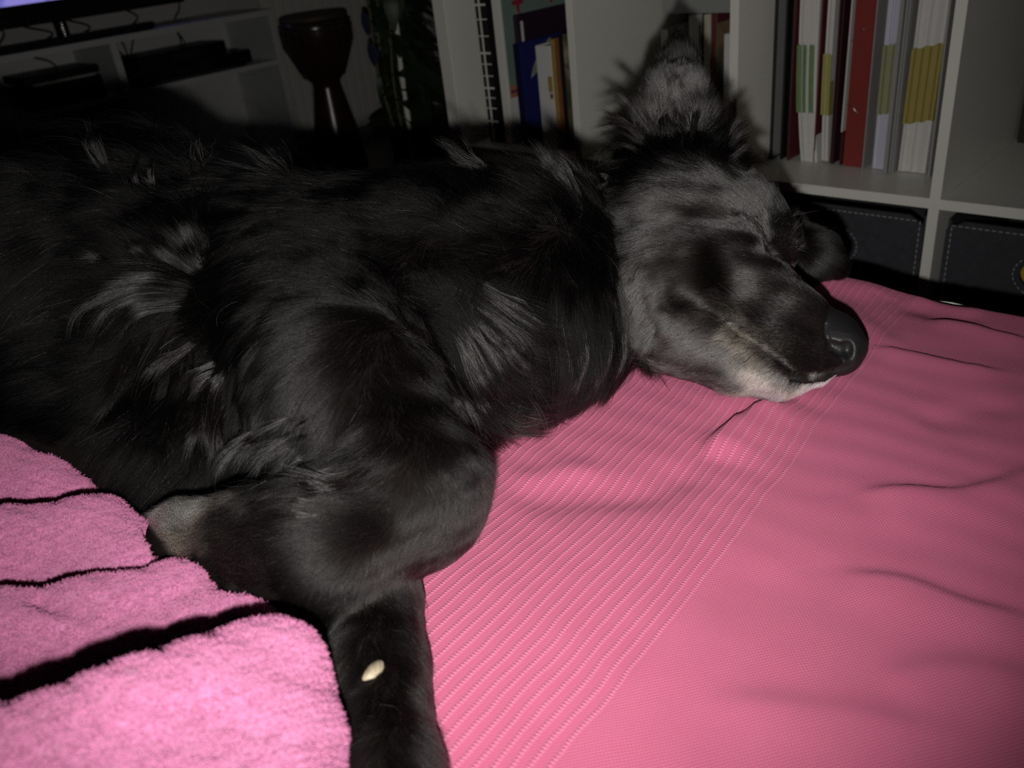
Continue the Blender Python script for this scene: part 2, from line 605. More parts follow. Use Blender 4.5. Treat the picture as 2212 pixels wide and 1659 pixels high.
M_floral = floral_material()
b = rempty('magazine_file', 'floral magazine file with white front edge and orange stripes', 'magazine file', -0.942, 0.19, ZS)
box('front_edge', (-0.011, -0.140, 0), (0.011, -0.132, 0.312), M_white, b, bev=0.001)
box('side_panel', (0.008, -0.1318, 0), (0.011, 0.14, 0.312), M_floral, b, bev=0.0005)
box('back_panel', (-0.011, -0.1318, 0), (-0.008, 0.14, 0.312), M_floral, b, bev=0.0005)
box('papers', (-0.007, -0.12, 0.003), (0.007, 0.13, 0.290), M_paper, b, bev=0.0005)
box('white_band', (0.0108, -0.1318, 0.002), (0.0118, 0.139, 0.098), M_paper, b, bev=0.0002)
for i, (za, mm) in enumerate(((0.098, M_orange), (0.107, M_redflower), (0.116, M_orange))):
    box('stripe', (0.0109, -0.1316, za), (0.0119, 0.139, za + 0.007), mm, b, bev=0.0002)


def flower(cy, cz, r, mat, parent, x=0.0115):
    bm = bmesh.new()
    n = 40
    c0 = bm.verts.new((x + 0.0006, cy, cz))
    ring = []
    for i in range(n):
        a = 2 * math.pi * i / n
        rr = r * (0.68 + 0.32 * math.cos(4 * a))
        ring.append(bm.verts.new((x, cy + rr * math.cos(a), cz + rr * math.sin(a))))
    for i in range(n):
        bm.faces.new((c0, ring[i], ring[(i + 1) % n]))
    bm_obj('flower_print', bm, mat, parent)


for cy, cz, r, mm in ((-0.082, 0.288, 0.020, M_redflower), (-0.078, 0.240, 0.019, M_pinkflower), (-0.085, 0.155, 0.021, M_pinkflower), (-0.03, 0.30, 0.018, M_ochre), (0.03, 0.292, 0.02, M_redflower), (-0.08, 0.318 - 0.01, 0.008, M_redflower)):
    flower(cy, cz, r, mm, b)
box('stem_print', (0.0110, -0.080, 0.255), (0.0116, -0.076, 0.275), M_redflower, b, bev=0.0002)
b = book('book', 'tall dark plum book with a white bar, above the navy book', -0.926, -0.913, 0.085, 0.31, ZS, 0.655, M_purple)
box('title_bar', (0.0066, -0.106, 0.205), (0.0073, -0.098, 0.252), M_paper, b, bev=0.0002)
b = book('book', 'navy blue book with a pale green leaf on its cover', -0.897, -0.879, 0.045, 0.26, ZS, 0.603, M_navy, M_navyspine)


def leaf_print(pts, mat, x, parent, name):
    bm = bmesh.new()
    vs = [bm.verts.new((x, y, z)) for y, z in pts]
    bm.faces.new(vs)
    o = bm_obj(name, bm, mat, parent)
    md = o.modifiers.new('t', 'SOLIDIFY')
    md.thickness = 0.0003
    return o


def leaf_shape(y0, z0, y1, z1, w, n=9):
    a, e = np.array([y0, z0]), np.array([y1, z1])
    d = (e - a) / np.linalg.norm(e - a)
    nn = np.array([-d[1], d[0]])
    up_, dn = [], []
    for i in range(n + 1):
        t = i / n
        wd = w * math.sin(math.pi * t) ** 0.8
        up_.append(a + (e - a) * t + nn * wd)
        dn.append(a + (e - a) * t - nn * wd)
    return up_ + dn[::-1][1:-1]


leaf_print(leaf_shape(-0.080, 0.140, -0.005, 0.212, 0.011), M_leafline, 0.0093, b, 'leaf_outline')
leaf_print(leaf_shape(-0.076, 0.144, -0.009, 0.208, 0.0085), M_leafgreen, 0.0096, b, 'leaf_print')
leaf_print(leaf_shape(-0.045, 0.105, -0.012, 0.155, 0.009), M_leafline, 0.0093, b, 'leaf_outline')
leaf_print(leaf_shape(-0.043, 0.110, -0.013, 0.150, 0.0065), M_navy, 0.0096, b, 'leaf_print')
b = book('book', 'thick white book with a small tan label on its spine', -0.838, -0.798, 0.05, 0.25, ZS, 0.600, M_paper)
box('spine_label', (0.008, -0.1028, 0.118), (0.0195, -0.1018, 0.150), M_ochre, b, bev=0.0002)
box('spine_label', (0.011, -0.1028, 0.105), (0.0195, -0.1018, 0.115), M_brown, b, bev=0.0002)
book('book', 'narrow ochre book right of the thick white book', -0.796, -0.786, 0.05, 0.25, ZS, 0.612, M_ochre)
book('book', 'narrow brown book between ochre and black spines', -0.785, -0.775, 0.05, 0.25, ZS, 0.612, M_brown)
book('book', 'thin black book left of the mottled green spine', -0.774, -0.766, 0.05, 0.25, ZS, 0.616, M_blackcard)


def mottled_material():
    M = Mat('mottled_cover', (0.2, 0.2, 0.15), 0.6, 0.3)
    f = M.noise(22, 5)
    r = M.n('ShaderNodeValToRGB')
    r.color_ramp.elements[0].color = (0.05, 0.07, 0.03, 1)
    r.color_ramp.elements[1].color = (0.36, 0.35, 0.26, 1)
    e = r.color_ramp.elements.new(0.52)
    e.color = (0.13, 0.09, 0.06, 1)
    r.color_ramp.elements[0].position = 0.35
    r.color_ramp.elements[2].position = 0.68
    M.l(f, r.inputs[0])
    M.l(r.outputs[0], M.b.inputs['Base Color'])
    return M.m


book('book', 'mottled green book pressed against the bookcase divider', -0.763, -0.716, 0.05, 0.25, ZS, 0.622, mottled_material())

# ---- books at the back of the second cell
Y2 = 0.245
book('book', 'white book just right of the pricked ear', -0.590, -0.566, Y2, 0.385, ZS, 0.628, M_paper)
book('book', 'thin navy black book between pale spines behind the ear', -0.565, -0.556, Y2 + 0.01, 0.385, ZS, 0.632, M_navyspine)
book('book', 'cream book left of the red-edged picture book', -0.555, -0.540, Y2, 0.385, ZS, 0.628, M_cream)


def picture_material():
    M = Mat('picture_cover', (0.3, 0.25, 0.2), 0.5, 0.3)
    f = M.noise(9, 3)
    r = M.n('ShaderNodeValToRGB')
    r.color_ramp.elements[0].color = (0.10, 0.11, 0.06, 1)
    r.color_ramp.elements[0].position = 0.35
    r.color_ramp.elements[1].color = (0.38, 0.34, 0.36, 1)
    r.color_ramp.elements[1].position = 0.7
    e = r.color_ramp.elements.new(0.55)
    e.color = (0.32, 0.20, 0.12, 1)
    M.l(f, r.inputs[0])
    M.l(r.outputs[0], M.b.inputs['Base Color'])
    return M.m


b = book('book', 'red-edged picture book at the back of the cell', -0.539, -0.527, Y2, 0.385, ZS, 0.630, picture_material(), M_maroon)
box('top_band', (0.0061, -0.070, 0.222), (0.0068, 0.069, 0.240), M_maroon, b, bev=0.0002)
book('book', 'short white book beside the divider right of the ear', -0.515, -0.495, Y2 + 0.01, 0.385, ZS, 0.590, M_paper)
b = rempty('document_box', 'flat grey box lying across the tops of books behind the ear', 'box', -0.53, 0.30, 0.6325)
box('tray', (-0.115, -0.07, 0), (0.115, 0.08, 0.026), M_greyfilm, b, bev=0.001)
box('lid', (-0.117, -0.072, 0.0262), (0.117, 0.082, 0.034), M_greyfilm, b, bev=0.001)
book('booklet', 'small white booklet left of the pricked ear', -0.668, -0.650, 0.26, 0.385, ZS, 0.598, M_paper)
book('book', 'dark red book low behind the pricked ear', -0.648, -0.625, 0.255, 0.385, ZS, 0.565, M_maroon)
b = rempty('dark_opening_panel', 'black panel painting the dark beyond the open back of the right cell', 'dark panel', 0.16, 0.372, ZS)  # darkness seen through the open back, put in as black parts
box('frame', (-0.145, -0.012, 0), (-0.125, 0.012, 0.10), M_blackcard, b)
box('frame', (0.125, -0.012, 0), (0.145, 0.012, 0.10), M_blackcard, b)
box('frame', (-0.125, -0.012, 0), (0.125, 0.012, 0.02), M_blackcard, b)
box('frame', (-0.125, -0.012, 0.08), (0.125, 0.012, 0.10), M_blackcard, b)
box('backing', (-0.125, 0.0, 0.02), (0.125, 0.008, 0.08), M_blackcard, b)

# ------------------------------------------------------------------ far wall: radiator, tv bench, tv, drum, plant
rad = rempty('radiator', 'white ribbed panel radiator on the far wall behind the drum', 'radiator', -2.95, 1.18)
for i in range(18):
    yy = -0.42 + i * 0.05
    box('fin', (-0.008, yy + 0.003, 0.10), (0.012, yy + 0.047, 0.69), M_radiator, rad, bev=0.006)
box('panel', (-0.04, -0.42, 0.09), (-0.009, 0.48, 0.70), M_radiator, rad, bev=0.004)
box('bracket', (-0.199, -0.3, 0.2), (-0.041, -0.26, 0.6), M_radiator, rad)
box('bracket', (-0.199, 0.3, 0.2), (-0.041, 0.34, 0.6), M_radiator, rad)

st = rempty('tv_bench', 'white media bench with open compartments against the far wall', 'tv bench', -2.95, 0)
xf = 0.17
xb_ = -0.17
box('top_panel', (xb_, -0.95, 0.600), (xf, 0.692, 0.620), M_stand, st)
box('bottom_panel', (xb_, -0.95, 0.04), (xf, 0.692, 0.060), M_stand, st)
for y in (-0.95, -0.46, 0.012, 0.666):
    box('upright', (xb_, y, 0.0601), (xf, y + 0.026, 0.5999), M_stand, st)
box('shelf', (xb_ + 0.006, 0.0385, 0.416), (xf, 0.6655, 0.434), M_stand, st)
box('shelf', (xb_ + 0.006, -0.4335, 0.416), (xf, 0.0115, 0.434), M_stand, st)
box('back_panel', (xb_ - 0.008, -0.95, 0.04), (xb_, 0.692, 0.62), M_stand, st)
for y in (-0.9, 0.62):
    box('foot', (xb_ + 0.02, y, 0), (xf - 0.02, y + 0.04, 0.04), M_stand, st)

r1 = rempty('av_receiver', 'wide black receiver on the media bench shelf', 'receiver', -2.90, 0.33, 0.4346)
box('body', (-0.10, -0.228, 0.008), (0.10, 0.235, 0.056), M_black_plastic, r1, bev=0.003)
for y in (-0.2, 0.2):
    box('foot', (-0.08, y - 0.015, 0), (0.08, y + 0.015, 0.008), M_black_plastic, r1)
box('display', (0.1001, -0.1, 0.02), (0.101, 0.05, 0.04), M_blackcard, r1)
lathe('knob', [(0.012, 0), (0.012, 0.008), (0.010, 0.01)], M_black_plastic, r1, 16, (0.085, 0.17, 0.056))
r2 = rempty('set_top_box', 'black box with cables on top of the receiver', 'media player', -2.90, 0.30, 0.4912)
box('body', (-0.09, -0.185, 0.0), (0.09, 0.170, 0.046), M_black_plastic, r2, bev=0.003)
box('display', (0.0901, -0.06, 0.012), (0.091, 0.06, 0.034), M_blackcard, r2)
for y, h, dy in ((-0.15, 0.05, 0.04), (-0.17, 0.045, -0.05), (-0.16, 0.05, 0.0), (0.06, 0.045, 0.012), (0.08, 0.04, -0.012)):
    tube('cable', spline([(-0.05, y, 0.04), (-0.055, y + dy * 0.5, 0.046 + h * 0.6), (-0.07, y + dy, 0.046 + h)], 8), 0.003, M_black_plastic, r2)
r3 = rempty('game_console', 'black player with a pale line on the bench shelf below the tv', 'media player', -2.90, -0.168, 0.4346)
box('body', (-0.1, -0.128, 0), (0.1, 0.128, 0.075), M_black_plastic, r3, bev=0.003)
box('trim_strip', (-0.1, -0.105, 0.0752), (0.1, 0.110, 0.083), M_greycard, r3, bev=0.001)
box('lid', (-0.1, -0.128, 0.0832), (0.1, 0.128, 0.108), M_black_plastic, r3, bev=0.003)
tube('cable', spline([(-0.05, 0.05, 0.10), (-0.06, 0.03, 0.13), (-0.08, -0.01, 0.15)], 8), 0.003, M_black_plastic, r3)

tv = rempty('television', 'large black flat television whose lit screen corner glows blue', 'television', -2.96, -0.2, 0.6205)
box('housing', (-0.03, -0.62, 0.066), (0.03, 0.62, 0.78), M_black_plastic, tv, bev=0.006)


def screen_material():
    M = Mat('lit_screen', (0, 0, 0), 0.3)
    f = M.noise(7, 2)
    r = M.n('ShaderNodeValToRGB')
    r.color_ramp.elements[0].color = (0.04, 0.06, 0.45, 1)
    r.color_ramp.elements[0].position = 0.42
    r.color_ramp.elements[1].color = (0.30, 0.26, 0.72, 1)
    r.color_ramp.elements[1].position = 0.5
    M.l(f, r.inputs[0])
    sp = M.n('ShaderNodeSeparateXYZ')
    M.l(M.n('ShaderNodeTexCoord').outputs['Object'], sp.inputs[0])
    band = M.math('MULTIPLY', M.math('LESS_THAN', sp.outputs[2], 0.20), M.math('GREATER_THAN', sp.outputs[1], -0.25))
    M.l(M.mix(band, (0.004, 0.004, 0.012), r.outputs[0]), M.b.inputs['Emission Color'])
    M.b.inputs['Emission Strength'].default_value = 0.8
    return M.m


box('screen', (0.0301, -0.60, 0.134), (0.0315, 0.60, 0.765), screen_material(), tv, bev=0.0005)
for y in (-0.34, 0.14):
    tube('stand_leg', [(0.0, y, 0.010), (0.0, y, 0.07)], 0.022, M_black_plastic, tv, n=16)
    box('chrome_strip', (0.0205, y - 0.005, 0.016), (0.0245, y + 0.005, 0.062), M_chrome, tv)
    box('stand_foot', (-0.1, y - 0.12, 0.0), (0.1, y + 0.12, 0.010), M_black_plastic, tv)
sb = rempty('soundbar', 'long black soundbar lying in front of the television feet', 'soundbar', -2.83, -0.25, 0.6205)
box('body', (-0.025, -0.46, 0.002), (0.025, 0.46, 0.022), M_black_plastic, sb, bev=0.004)
box('foot', (-0.02, -0.42, 0), (0.02, -0.38, 0.002), M_black_plastic, sb)
box('foot', (-0.02, 0.38, 0), (0.02, 0.42, 0.002), M_black_plastic, sb)
for i in range(5):
    y0 = -0.25 + i * 0.17 + random.uniform(-0.03, 0.03)
    z1 = random.uniform(0.05, 0.10)
    w = [(-3.095, y0, 0.6245), (-3.09, y0 + 0.03, 0.62 + z1 * 0.4), (-3.09, y0 + random.uniform(-0.08, 0.12), 0.62 + z1), (-3.095, y0 + random.uniform(-0.05, 0.1), 0.72)]
    c = tube('cable', [LW(*p) for p in spline(w, 14)], 0.0035, M_black_plastic)
    tag(c, 'thin black cable looping up behind the television on the white bench', 'cable', 'cables behind the television')

dj = rempty('djembe', 'dark wooden goblet drum standing on the floor before the radiator', 'drum', -2.55, 0.715)
dj.scale = (0.88, 0.88, 1.0)
lathe('shell', [(0.055, 0.0), (0.118, 0.002), (0.120, 0.015), (0.102, 0.14), (0.078, 0.26), (0.064, 0.325), (0.062, 0.345), (0.085, 0.365), (0.125, 0.43), (0.146, 0.50), (0.152, 0.545), (0.146, 0.585), (0.138, 0.590), (0.05, 0.590)], M_wooddrum, dj, 48)
lathe('drum_head', [(0.05, 0.591), (0.137, 0.5905), (0.146, 0.586), (0.148, 0.575), (0.150, 0.578), (0.147, 0.592), (0.138, 0.5965), (0.05, 0.600)], M_skin, dj, 48)
for z in (0.562, 0.545):
    tube('ring', [(0.155 * math.cos(a), 0.155 * math.sin(a), z) for a in np.linspace(0, 2 * math.pi, 49)], 0.004, M_rope, dj, n=6)
for i in range(24):
    a = 2 * math.pi * i / 24
    a2 = a + math.pi / 24
    for s in (0, 1):
        aa = a2 + (math.pi / 24 if s else -math.pi / 24)
        tube('rope', [(0.158 * math.cos(a2), 0.158 * math.sin(a2), 0.55), (0.155 * math.cos((a2 + aa) / 2), 0.155 * math.sin((a2 + aa) / 2), 0.49), (0.092 * math.cos(aa), 0.092 * math.sin(aa), 0.366)], 0.002, M_rope, dj, n=5)

pl = rempty('potted_plant', 'dark leafy climbing plant tied to a pale knotted stake beside the bookcase', 'plant', -1.45, 0.19)
lathe('pot', [(0.06, 0.0), (0.10, 0.004), (0.125, 0.18), (0.132, 0.185), (0.132, 0.205), (0.118, 0.205), (0.112, 0.18), (0.02, 0.17)], M_pot, pl, 32)
zs = np.linspace(0.16, 1.25, 60)
tube('stake', [(0.05 + 0.002 * math.sin(z * 21), -0.043 + (z - 0.45) * 0.05, z) for z in zs], [0.0052 + 0.0028 * abs(math.sin(z * 34)) for z in zs], M_pole, pl, n=10)
stems = []
for i in range(7):
    a = random.uniform(0, 6.28)
    pts = [(0.02 * math.cos(a), 0.02 * math.sin(a), 0.17)]
    for j in range(1, 6):
        pts.append((pts[-1][0] + random.uniform(-0.035, 0.035) + 0.012 * math.cos(a), pts[-1][1] + random.uniform(-0.03, 0.03) + 0.012 * math.sin(a), 0.17 + j * 0.17))
    s = spline(pts, 26)
    stems.append(s)
    tube('stem', s, 0.0045, M_stem, pl, n=6)


def leaf_mesh(L, W, droop):
    bm = bmesh.new()
    n = 8
    cs, ls, rs = [], [], []
    for i in range(n + 1):
        t = i / n
        z = -droop * t * t * L
        w = W * (math.sin(math.pi * min(1, t * 0.93 + 0.05)) ** 0.75)
        cs.append(bm.verts.new((t * L, 0, z)))
        ls.append(bm.verts.new((t * L, w, z + w * 0.25)))
        rs.append(bm.verts.new((t * L, -w, z + w * 0.25)))
    for i in range(n):
        bm.faces.new((cs[i], cs[i + 1], ls[i + 1], ls[i]))
        bm.faces.new((rs[i], rs[i + 1], cs[i + 1], cs[i]))
    me = bpy.data.meshes.new('leaf')
    bm.to_mesh(me)
    bm.free()
    me.polygons.foreach_set('use_smooth', [True] * len(me.polygons))
    me.materials.append(M_leaf)
    return me


leaves = [leaf_mesh(0.15, 0.038, 0.5), leaf_mesh(0.19, 0.045, 0.8), leaf_mesh(0.11, 0.032, 0.3), leaf_mesh(0.16, 0.022, 1.1)]
for i in range(290):
    s = stems[i % len(stems)]
    p = s[random.randint(1, 25)]
    o = bpy.data.objects.new('leaf', random.choice(leaves))
    COL.objects.link(o)
    o.parent = pl
    o.location = p
    a = random.uniform(0, 6.28)
    if p[0] + p[1] + 0.12 * (math.sin(a) + math.cos(a)) < -0.07:
        a += math.pi
    if p[1] > 0.0 and random.random() < 0.35:
        a = random.uniform(2.6, 4.4)
    o.rotation_euler = (random.uniform(-0.5, 0.5), random.uniform(-0.5, 0.9), a)
    sc = random.uniform(0.5, 0.95) if math.sin(a) > -0.2 else random.uniform(0.4, 0.65)
    o.scale = (sc, sc, sc)
for (dx, dy, z) in ((-0.06, -0.05, 0.66), (-0.05, -0.055, 0.585)):
    o = bpy.data.objects.new('blue_petal', leaves[2].copy())
    o.data.materials.clear()
    o.data.materials.append(M_blue)
    COL.objects.link(o)
    o.parent = pl
    o.location = (dx, dy, z)
    o.rotation_euler = (0.3, 1.2, 0.4)
    o.scale = (0.5, 0.6, 0.5)
    o['label'] = 'dark blue petal'


# ------------------------------------------------------------------ implicit surfaces
class SDF:
    def __init__(self):
        self.ops = []

    def add(self, a, b, ra, rb, k, flat=None, mode='add'):
        """round cone a-b; flat = (normal, factor): squash along normal about the a-b line"""
        a, b = np.asarray(a, float), np.asarray(b, float)
        self.ops.append((a, b, ra, rb, k, flat, mode))

    def chain(self, pts, rs, k, flat=None, mode='add'):
        for i in range(len(pts) - 1):
            self.add(pts[i], pts[i + 1], rs[i], rs[i + 1], k, flat, mode)

    @staticmethod
    def prim(p, op):
        a, b, ra, rb, k, flat, mode = op
        ba = b - a
        L2 = max(1e-12, ba @ ba)
        q = p - a
        if flat is not None:
            nrm, s = flat
            dn = q @ nrm
            q = q + np.outer(dn * (s - 1), nrm) if q.ndim == 2 else q
        h = np.clip(q @ ba / L2, 0, 1)
        d = np.sqrt(((q - h[:, None] * ba) ** 2).sum(1)) - (ra + (rb - ra) * h)
        return d

    @staticmethod
    def blend(F, d, k, mode):
        if mode == 'add':
            h = np.clip(0.5 + 0.5 * (F - d) / k, 0, 1)
            return F * (1 - h) + d * h - k * h * (1 - h)
        h = np.clip(0.5 - 0.5 * (F + d) / k, 0, 1)
        return F * (1 - h) - d * h + k * h * (1 - h)

    def eval(self, p):
        F = np.full(len(p), 0.5)
        for op in self.ops:
            F = self.blend(F, self.prim(p, op), op[4], op[6])
        return F

    def grid(self, lo, hi, h):
        n = np.ceil((np.array(hi) - lo) / h).astype(int) + 1
        ax = [lo[i] + h * np.arange(n[i]) for i in range(3)]
        F = np.full(n, 0.5)
        for op in self.ops:
            a, b, ra, rb, k = op[:5]
            r = max(ra, rb) + k + 0.02
            sl = []
            for i in range(3):
                l0, l1 = min(a[i], b[i]) - r, max(a[i], b[i]) + r
                sl.append(slice(max(0, int((l0 - lo[i]) / h)), min(n[i], int((l1 - lo[i]) / h) + 2)))
            sub = [ax[i][sl[i]] for i in range(3)]
            if min(len(s) for s in sub) == 0:
                continue
            G = np.stack(np.meshgrid(*sub, indexing='ij'), -1).reshape(-1, 3)
            d = self.prim(G, op).reshape([len(s) for s in sub])
            F[sl[0], sl[1], sl[2]] = self.blend(F[sl[0], sl[1], sl[2]], d, k, op[6])
        return F, np.array(lo, float), h

    def grad(self, p, e=0.0006):
        g = np.zeros_like(p)
        for i in range(3):
            d = np.zeros(3)
            d[i] = e
            g[:, i] = (self.eval(p + d) - self.eval(p - d)) / (2 * e)
        return g


def surface_nets(F, lo, h):
    S = F < 0
    nx, ny, nz = F.shape
    cnt = np.zeros((nx - 1, ny - 1, nz - 1), np.int8)
    for dx in (0, 1):
        for dy in (0, 1):
            for dz in (0, 1):
                cnt += S[dx:nx - 1 + dx, dy:ny - 1 + dy, dz:nz - 1 + dz]
    cells = np.argwhere((cnt > 0) & (cnt < 8))
    idx = -np.ones(cnt.shape, np.int64)
    idx[tuple(cells.T)] = np.arange(len(cells))
    acc = np.zeros((len(cells), 3))
    num = np.zeros(len(cells))
    corners = [(i, j, k) for i in (0, 1) for j in (0, 1) for k in (0, 1)]
    for c in corners:
        for axis in range(3):
            if c[axis]:
                continue
            c2 = list(c)
            c2[axis] = 1
            f0 = F[cells[:, 0] + c[0], cells[:, 1] + c[1], cells[:, 2] + c[2]]
            f1 = F[cells[:, 0] + c2[0], cells[:, 1] + c2[1], cells[:, 2] + c2[2]]
            m_ = (f0 < 0) != (f1 < 0)
            t = np.where(m_, f0 / np.where(m_, f0 - f1, 1), 0)
            p = np.array(c, float)[None] + np.zeros((len(cells), 3))
            p[:, axis] += t
            acc += np.where(m_[:, None], p, 0)
            num += m_
    V = lo + h * (cells + acc / num[:, None])
    faces = []
    for axis in range(3):
        o1, o2 = [(1, 2), (2, 0), (0, 1)][axis]
        sl0 = [slice(None)] * 3
        sl1 = [slice(None)] * 3
        sl0[axis] = slice(0, -1)
        sl1[axis] = slice(1, None)
        A, Bq = S[tuple(sl0)], S[tuple(sl1)]
        e = np.argwhere(A != Bq)
        ok = (e[:, o1] > 0) & (e[:, o2] > 0) & (e[:, o1] < F.shape[o1] - 1) & (e[:, o2] < F.shape[o2] - 1)
        e = e[ok]
        ins = A[tuple(e.T)]
        q = []
        for d1, d2 in ((1, 1), (0, 1), (0, 0), (1, 0)):
            c = e.copy()
            c[:, o1] -= d1
            c[:, o2] -= d2
            q.append(idx[tuple(c.T)])
        q = np.stack(q, 1)
        q[~ins] = q[~ins][:, ::-1]
        faces.append(q)
    return V, np.vstack(faces)


def mesh_from(name, V, Fq):
    me = bpy.data.meshes.new(name)
    me.from_pydata(V.tolist(), [], Fq.tolist())
    me.update()
    me.polygons.foreach_set('use_smooth', [True] * len(me.polygons))
    return me


# ------------------------------------------------------------------ the dog (lying on its side, legs toward the viewer)
BED = 0.500


def pt(px, py, hcm):
    return PH(px, py, BED + hcm / 100)


def rr(rpx, p):
    return rpx * depth(p) / FPX


dog = SDF()


def dchain(lst, k, flat=None, mode='add'):
    ps = [pt(x, y, h) for x, y, h, r in lst]
    rs = [rr(l[3], p) for l, p in zip(lst, ps)]
    dog.chain(ps, rs, k, flat, mode)
    return ps


# trunk
dchain([(1330, 560, 4.5, 145), (1230, 590, 5.5, 175), (1090, 620, 8, 210), (900, 632, 9, 222), (600, 628, 9.5, 216), (300, 622, 10, 265), (0, 640, 11, 300), (-220, 650, 11, 280)], 0.04)
dchain([(180, 465, 11.5, 150), (-60, 445, 12, 170)], 0.05)
dchain([(1180, 720, 4.5, 120), (1040, 790, 4, 140)], 0.05)
dchain([(1260, 720, 3.5, 105), (1370, 640, 3.6, 100)], 0.03)
dchain([(500, 860, 5, 150), (200, 880, 5, 130), (0, 900, 5, 100)], 0.05)
dchain([(560, 960, 3.5, 100), (360, 1010, 3.2, 92), (180, 970, 3.5, 95)], 0.04)
# head, lying on its cheek: the profile plane tilts away from the viewer
def hz(x, y):
    return 0.668 - 0.00005 * (x - 1600) - 0.00022 * (y - 650)


def hchain(lst, k, flat=None, mode='add'):
    ps = [PZ(x, y, hz(x, y) - f / 1000) for x, y, r, f in lst]      # f: millimetres toward the viewer
    rs = [rr(l[2], p) for l, p in zip(lst, ps)]
    dog.chain(ps, rs, k, flat, mode)


hchain([(1450, 500, 122, 0), (1560, 500, 112, 0)], 0.02)
hchain([(1590, 485, 86, 2), (1640, 545, 72, 2)], 0.012)
hchain([(1445, 590, 112, 6), (1480, 690, 98, 6), (1560, 740, 78, 4)], 0.016)
hchain([(1555, 600, 104, 4), (1630, 645, 86, 4), (1712, 696, 70, 3), (1780, 735, 58, 2)], 0.012)
hchain([(1470, 722, 82, 2), (1600, 772, 70, 2), (1690, 798, 54, 2), (1765, 801, 31, 2)], 0.012)
# upper lip flew
hchain([(1590, 690, 54, 8), (1690, 745, 47, 8), (1770, 766, 36, 6)], 0.010)
# brow, closed eye, cheek bone
hchain([(1642, 462, 32, 12), (1686, 512, 27, 8)], 0.016)
hchain([(1616, 505, 34, 26), (1640, 535, 28, 22)], 0.014)
hchain([(1420, 600, 36, 38), (1520, 575, 32, 36), (1590, 560, 24, 28)], 0.03)
# nose
hchain([(1806, 722, 46, 4), (1818, 752, 47, 4), (1816, 770, 38, 4)], 0.009)
# far ear lying flat
dchain([(1690, 505, 4.4, 46), (1760, 550, 3.0, 40), (1800, 572, 2.2, 22)], 0.02)
# upper fore leg, folded
dchain([(670, 660, 11, 190), (760, 870, 8.4, 180), (885, 1058, 6.4, 152)], 0.03)
dchain([(885, 1078, 6.2, 146), (700, 1175, 5.8, 132), (535, 1172, 5.2, 90), (405, 1160, 4.8, 56), (365, 1160, 4.6, 40)], 0.02)
dchain([(720, 1205, 5.6, 112), (640, 1195, 5.4, 104)], 0.02)
# lower fore leg
dchain([(770, 1170, 1.6, 120), (798, 1290, 2.0, 106), (814, 1450, 2.0, 104), (838, 1665, 1.9, 108), (870, 1950, 1.9, 114)], 0.007)
# pricked ear: flattened cone with a hollow facing the viewer
earn = -ray(1450, 230)
earn = earn / np.linalg.norm(earn)
zc = hz(1480, 480) + 0.012
ear_pts = [(1462, 405, zc, 108), (1455, 300, zc + 0.004, 90), (1460, 200, zc + 0.008, 66), (1466, 132, zc + 0.012, 40), (1464, 84, zc + 0.013, 14)]
eps = [PZ(x, y, z) for x, y, z, r in ear_pts]
ers = [r * z / FPX for x, y, z, r in ear_pts]
dog.chain(eps, ers, 0.012, (earn, 3.6))
cps = [p + earn * (r / 3.6 + 0.004) for p, r in zip(eps, ers)][:4]
dog.chain(cps, [r * 0.62 for r in ers[:4]], 0.012, (earn, 3.2), 'sub')
# ear base rim
hchain([(1395, 405, 66, 4), (1480, 405, 72, 4), (1555, 400, 50, 4)], 0.03)


def surf_pt(px, py):
    """march a camera ray to the dog's surface"""
    d = ray(px, py)
    L = np.linalg.norm(d)
    d = d / L
    t = 0.2
    for _ in range(120):
        p = CAM + d * t
        s = dog.eval(p[None])[0]
        if s < 0.0003:
            return p
        t += max(0.0004, s * 0.7)
        if t > 1.6:
            break
    return None


def groove(pix, r, k, off=0.0):
    ps = [surf_pt(*q) for q in pix]
    ps = [p + (CAM - p) / np.linalg.norm(CAM - p) * off for p in ps if p is not None]
    dog.chain(ps, [r] * len(ps), k, None, 'sub')


# mouth line, nostril, eye slit, cheek folds
groove([(1485, 636), (1536, 668), (1572, 700), (1610, 728), (1650, 752), (1690, 782), (1716, 804), (1760, 812), (1800, 802), (1838, 790)], 0.0013, 0.0035)
groove([(1800, 748), (1816, 756), (1830, 750)], 0.0042, 0.0025, -0.0012)
groove([(1830, 758), (1836, 770)], 0.0022, 0.003, 0.0)
groove([(1783, 700), (1787, 728), (1798, 748)], 0.0009, 0.002)
groove([(1600, 466), (1624, 478), (1646, 506), (1662, 545)], 0.0022, 0.0035)
groove([(1560, 545), (1580, 590)], 0.006, 0.02, 0.003)
groove([(1505, 655), (1470, 640)], 0.004, 0.012, 0.002)
groove([(1378, 600), (1392, 680), (1420, 735)], 0.004, 0.012, 0.002)

lo = np.array([-0.80, 0.10, 0.46])
hi = np.array([0.42, 1.22, 0.84])
Fg, lo_, hh = dog.grid(lo, hi, 0.0034)
V, Fq = surface_nets(Fg, lo_, hh)
bm = bmesh.new()
vs = [bm.verts.new(v) for v in V]
for q in Fq:
    try:
        bm.faces.new([vs[i] for i in q])
    except ValueError:
        pass
cpx = lambda p: (CX + FPX * ((np.asarray(p) - CAM) @ RT) / ((np.asarray(p) - CAM) @ FW), CY - FPX * ((np.asarray(p) - CAM) @ UP) / ((np.asarray(p) - CAM) @ FW))
head_c = Vector(pt(1660, 640, 4.5))
for it, rad_ in enumerate((0.115, 0.105)):
    ed = [e for e in bm.edges if (e.verts[0].co - head_c).length < rad_ and (e.verts[1].co - head_c).length < rad_]
    bmesh.ops.subdivide_edges(bm, edges=ed, cuts=1, use_grid_fill=True)
bmesh.ops.triangulate(bm, faces=[f_ for f_ in bm.faces if len(f_.verts) > 4])
